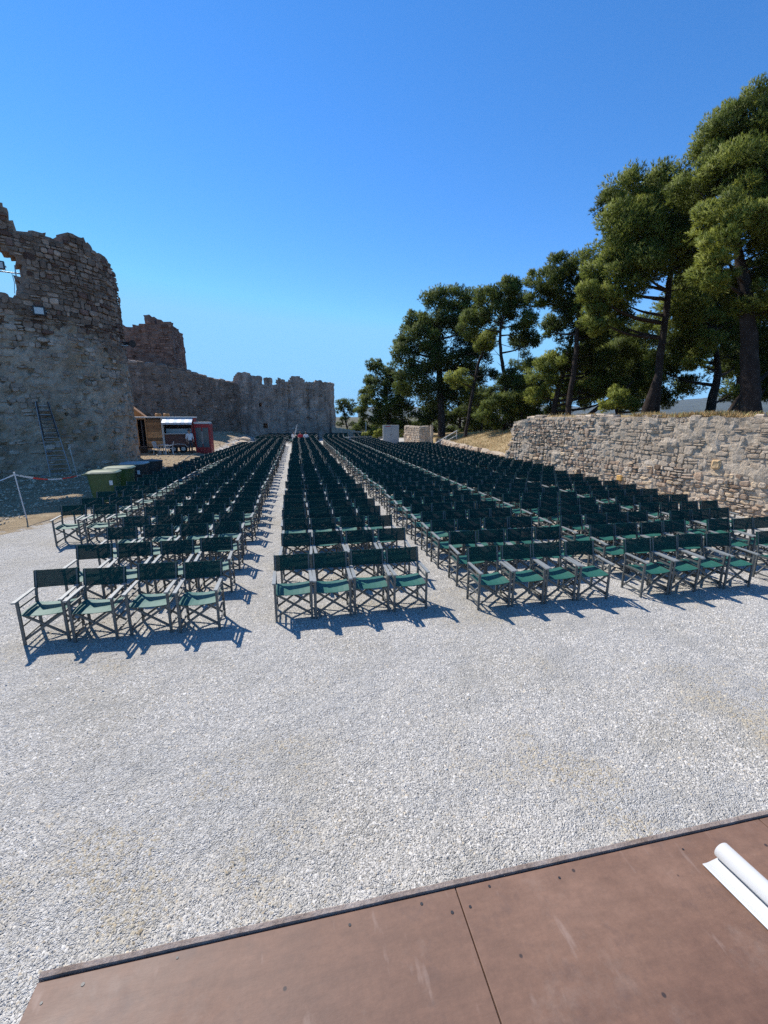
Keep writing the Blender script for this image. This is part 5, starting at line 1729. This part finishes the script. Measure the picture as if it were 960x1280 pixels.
# ------------------------------------------------------------------ people
def person(loc, rz, joints, shirt, trousers, label, hip, neck):
    """joints: name -> (x, y, z, radius); one skinned body"""
    bones = [('pelvis', 'waist'), ('waist', 'chest'), ('chest', 'neck'), ('neck', 'head'), ('head', 'crown'),
             ('chest', 'shl'), ('shl', 'ell'), ('ell', 'wrl'), ('wrl', 'hal'), ('chest', 'shr'), ('shr', 'elr'), ('elr', 'wrr'), ('wrr', 'har'),
             ('pelvis', 'hpl'), ('hpl', 'knl'), ('knl', 'anl'), ('anl', 'tol'), ('pelvis', 'hpr'), ('hpr', 'knr'), ('knr', 'anr'), ('anr', 'tor')]
    names = list(joints)
    me = bpy.data.meshes.new('body_skeleton')
    me.from_pydata([joints[n][:3] for n in names], [(names.index(a), names.index(b)) for a, b in bones], [])
    o = bpy.data.objects.new('tmp_body', me); COL.objects.link(o)
    sk = o.modifiers.new('skin', 'SKIN'); sk.use_smooth_shade = True
    o.modifiers.new('sub', 'SUBSURF').levels = 2
    for n, v in zip(names, me.skin_vertices[0].data):
        r = joints[n][3]; v.radius = r if hasattr(r, '__len__') else (r, r)
        v.use_root = n == 'pelvis'
    dg = bpy.context.evaluated_depsgraph_get()
    body = bpy.data.meshes.new_from_object(o.evaluated_get(dg))
    bpy.data.objects.remove(o)
    body.materials.clear()
    for m in (M['skin'], shirt, trousers, M['dark']): body.materials.append(m)
    wr = [Vector(joints['wrl'][:3]), Vector(joints['wrr'][:3])]; el = [Vector(joints['ell'][:3]), Vector(joints['elr'][:3])]
    kn = [Vector(joints[k][:3]) for k in ('knl', 'knr')]; an = [Vector(joints[k][:3]) for k in ('anl', 'anr')]
    up = Vector(joints['neck'][:3])
    hd = Vector(joints['head'][:3]); pv = Vector(joints['pelvis'][:3])
    for p in body.polygons:
        c = p.center
        p.use_smooth = True
        ds = {'h': min((c - hd).length, (c - Vector(joints['crown'][:3])).length) - .03, 'a': min((c - a).length for a in wr + [Vector(joints[k][:3]) for k in ('hal', 'har')]) - .02,
              's': min((c - q).length for q in [Vector(joints[k][:3]) for k in ('chest', 'waist', 'shl', 'shr')] + [a.lerp(Vector(joints[k][:3]), .5) for a, k in zip(el, ('shl', 'shr'))]) - .05,
              't': min((c - q).length for q in kn + [pv] + [Vector(joints[k][:3]) for k in ('hpl', 'hpr')] + [k.lerp(a, .55) for k, a in zip(kn, an)] + [k.lerp(pv, .5) for k in kn]),
              'f': min((c - q).length for q in an + [Vector(joints[k][:3]) for k in ('tol', 'tor')])}
        p.material_index = {'h': 0, 'a': 0, 's': 1, 't': 2, 'f': 3}[min(ds, key=ds.get)]
    b = link('person', body)
    b.location = loc; b.rotation_euler = (0, 0, rz)
    tag(b, label, 'person')
    c = Vector(joints['crown'][:3]); h = hd.lerp(c, .55)
    bm = bmesh.new(); bmesh.ops.create_uvsphere(bm, u_segments=14, v_segments=10, radius=.108)
    for v in list(bm.verts):
        if v.co.z < -.02 and v.co.y < .01: bm.verts.remove(v)
    m = MB(); bm.verts.index_update()
    m.add([(v.co.x * .93 + h.x, v.co.y * 1.05 + h.y + .012, v.co.z * 1.05 + h.z + .02) for v in bm.verts], [[v.index for v in f.verts] for f in bm.faces]); bm.free()
    m.build('hair', M['hair'], b, smooth=True)
    # face: eyes, nose, mouth and ears on the front of the head (-y)
    fm = MB()
    for s in (-1, 1): fm.box((h.x + s * .032, h.y - .098, h.z - .02), (.022, .012, .01))
    fm.build('eyes', M['dark'], b)
    MB().hexa([(h.x - .014, h.y - .095, h.z - .065), (h.x + .014, h.y - .095, h.z - .065), (h.x + .014, h.y - .08, h.z - .065), (h.x - .014, h.y - .08, h.z - .065), (h.x - .006, h.y - .1, h.z - .02), (h.x + .006, h.y - .1, h.z - .02), (h.x + .006, h.y - .08, h.z - .02), (h.x - .006, h.y - .08, h.z - .02)]).build('nose', M['skin'], b)
    MB().box((h.x, h.y - .088, h.z - .088), (.045, .01, .01)).build('mouth', M['red'], b)
    for s in (-1, 1): MB().box((h.x + s * .1, h.y + .005, h.z - .03), (.02, .035, .055)).build('ear', M['skin'], b, bevel=.006)
    return b


STAND = {'pelvis': (0, 0, .93, (.15, .11)), 'waist': (0, 0, 1.08, (.14, .1)), 'chest': (0, -.01, 1.3, (.17, .12)), 'neck': (0, -.01, 1.47, .055), 'head': (0, -.02, 1.56, (.075, .09)), 'crown': (0, -.015, 1.68, (.085, .1)),
         'shl': (-.19, 0, 1.38, .065), 'ell': (-.25, .02, 1.12, .045), 'wrl': (-.24, -.08, .9, .032), 'hal': (-.235, -.1, .8, .03),
         'shr': (.19, 0, 1.38, .065), 'elr': (.25, .02, 1.12, .045), 'wrr': (.24, -.08, .9, .032), 'har': (.235, -.1, .8, .03),
         'hpl': (-.09, 0, .86, .095), 'knl': (-.1, -.01, .48, .065), 'anl': (-.1, .02, .09, .045), 'tol': (-.11, -.12, .04, .038),
         'hpr': (.09, 0, .86, .095), 'knr': (.1, -.01, .48, .065), 'anr': (.1, .02, .09, .045), 'tor': (.11, -.12, .04, .038)}
SIT = dict(STAND)
SIT.update({'pelvis': (0, .05, .54, (.16, .12)), 'waist': (0, .09, .7, (.14, .1)), 'chest': (0, .1, .92, (.17, .12)), 'neck': (0, .09, 1.08, .055), 'head': (0, .07, 1.17, (.075, .09)), 'crown': (0, .07, 1.28, (.085, .1)),
            'shl': (-.19, .1, 1.0, .065), 'ell': (-.27, .02, .76, .045), 'wrl': (-.25, -.2, .7, .032), 'hal': (-.25, -.29, .69, .03),
            'shr': (.19, .1, 1.0, .065), 'elr': (.27, .02, .76, .045), 'wrr': (.25, -.2, .7, .032), 'har': (.25, -.29, .69, .03),
            'hpl': (-.09, -.02, .54, .095), 'knl': (-.12, -.38, .54, .068), 'anl': (-.12, -.4, .09, .045), 'tol': (-.12, -.53, .04, .038),
            'hpr': (.09, -.02, .54, .095), 'knr': (.12, -.38, .54, .068), 'anr': (.12, -.4, .09, .045), 'tor': (.12, -.53, .04, .038)})
BEND = dict(STAND)
BEND.update({'waist': (0, -.08, 1.02, (.14, .1)), 'chest': (0, -.28, 1.12, (.17, .12)), 'neck': (0, -.44, 1.18, .055), 'head': (0, -.53, 1.2, (.075, .09)), 'crown': (0, -.6, 1.28, (.085, .1)),
             'shl': (-.19, -.33, 1.1, .065), 'ell': (-.24, -.42, .86, .045), 'wrl': (-.1, -.55, .78, .032), 'hal': (-.03, -.62, .77, .03),
             'shr': (.19, -.33, 1.1, .065), 'elr': (.3, -.45, .98, .045), 'wrr': (.22, -.6, 1.08, .032), 'har': (.16, -.66, 1.12, .03)})
person((-7.75, 33.9, ground_z(-7.75, 33.9)), R(30), STAND, M['cloth_white'], M['cloth_dark'], 'person in white shirt and dark trousers standing between trailer and red cooler', .9, 1.45)
person((-0.35, 48.0, 0), R(8), BEND, M['cloth_white'], M['cloth_white'], 'person in white bending over a pole at the end of the pale aisle', .9, 1.45)
pole = empty('white_pole', (-0.45, 47.35, 0))
tag(pole, 'white pole slanting up from the person bending in the aisle', 'pole')
MB().tube([(-.15, 0, .0), (.55, .05, 2.2)], .035, 8).build('shaft', M['white_paint'], pole)
MB().tube([(.0, .08, .55), (.5, .12, 1.7)], .02, 8).build('strut', M['white_paint'], pole)
person((0.4, 49.62, 0.0), R(4), SIT, M['cloth_red'], M['cloth_dark'], 'person in red shirt seated in the first rear row', .9, 1.45)
person((1.0, 49.62, 0.0), R(-4), SIT, M['cloth_white'], M['cloth_dark'], 'person in white shirt seated next to the one in red', .9, 1.45)
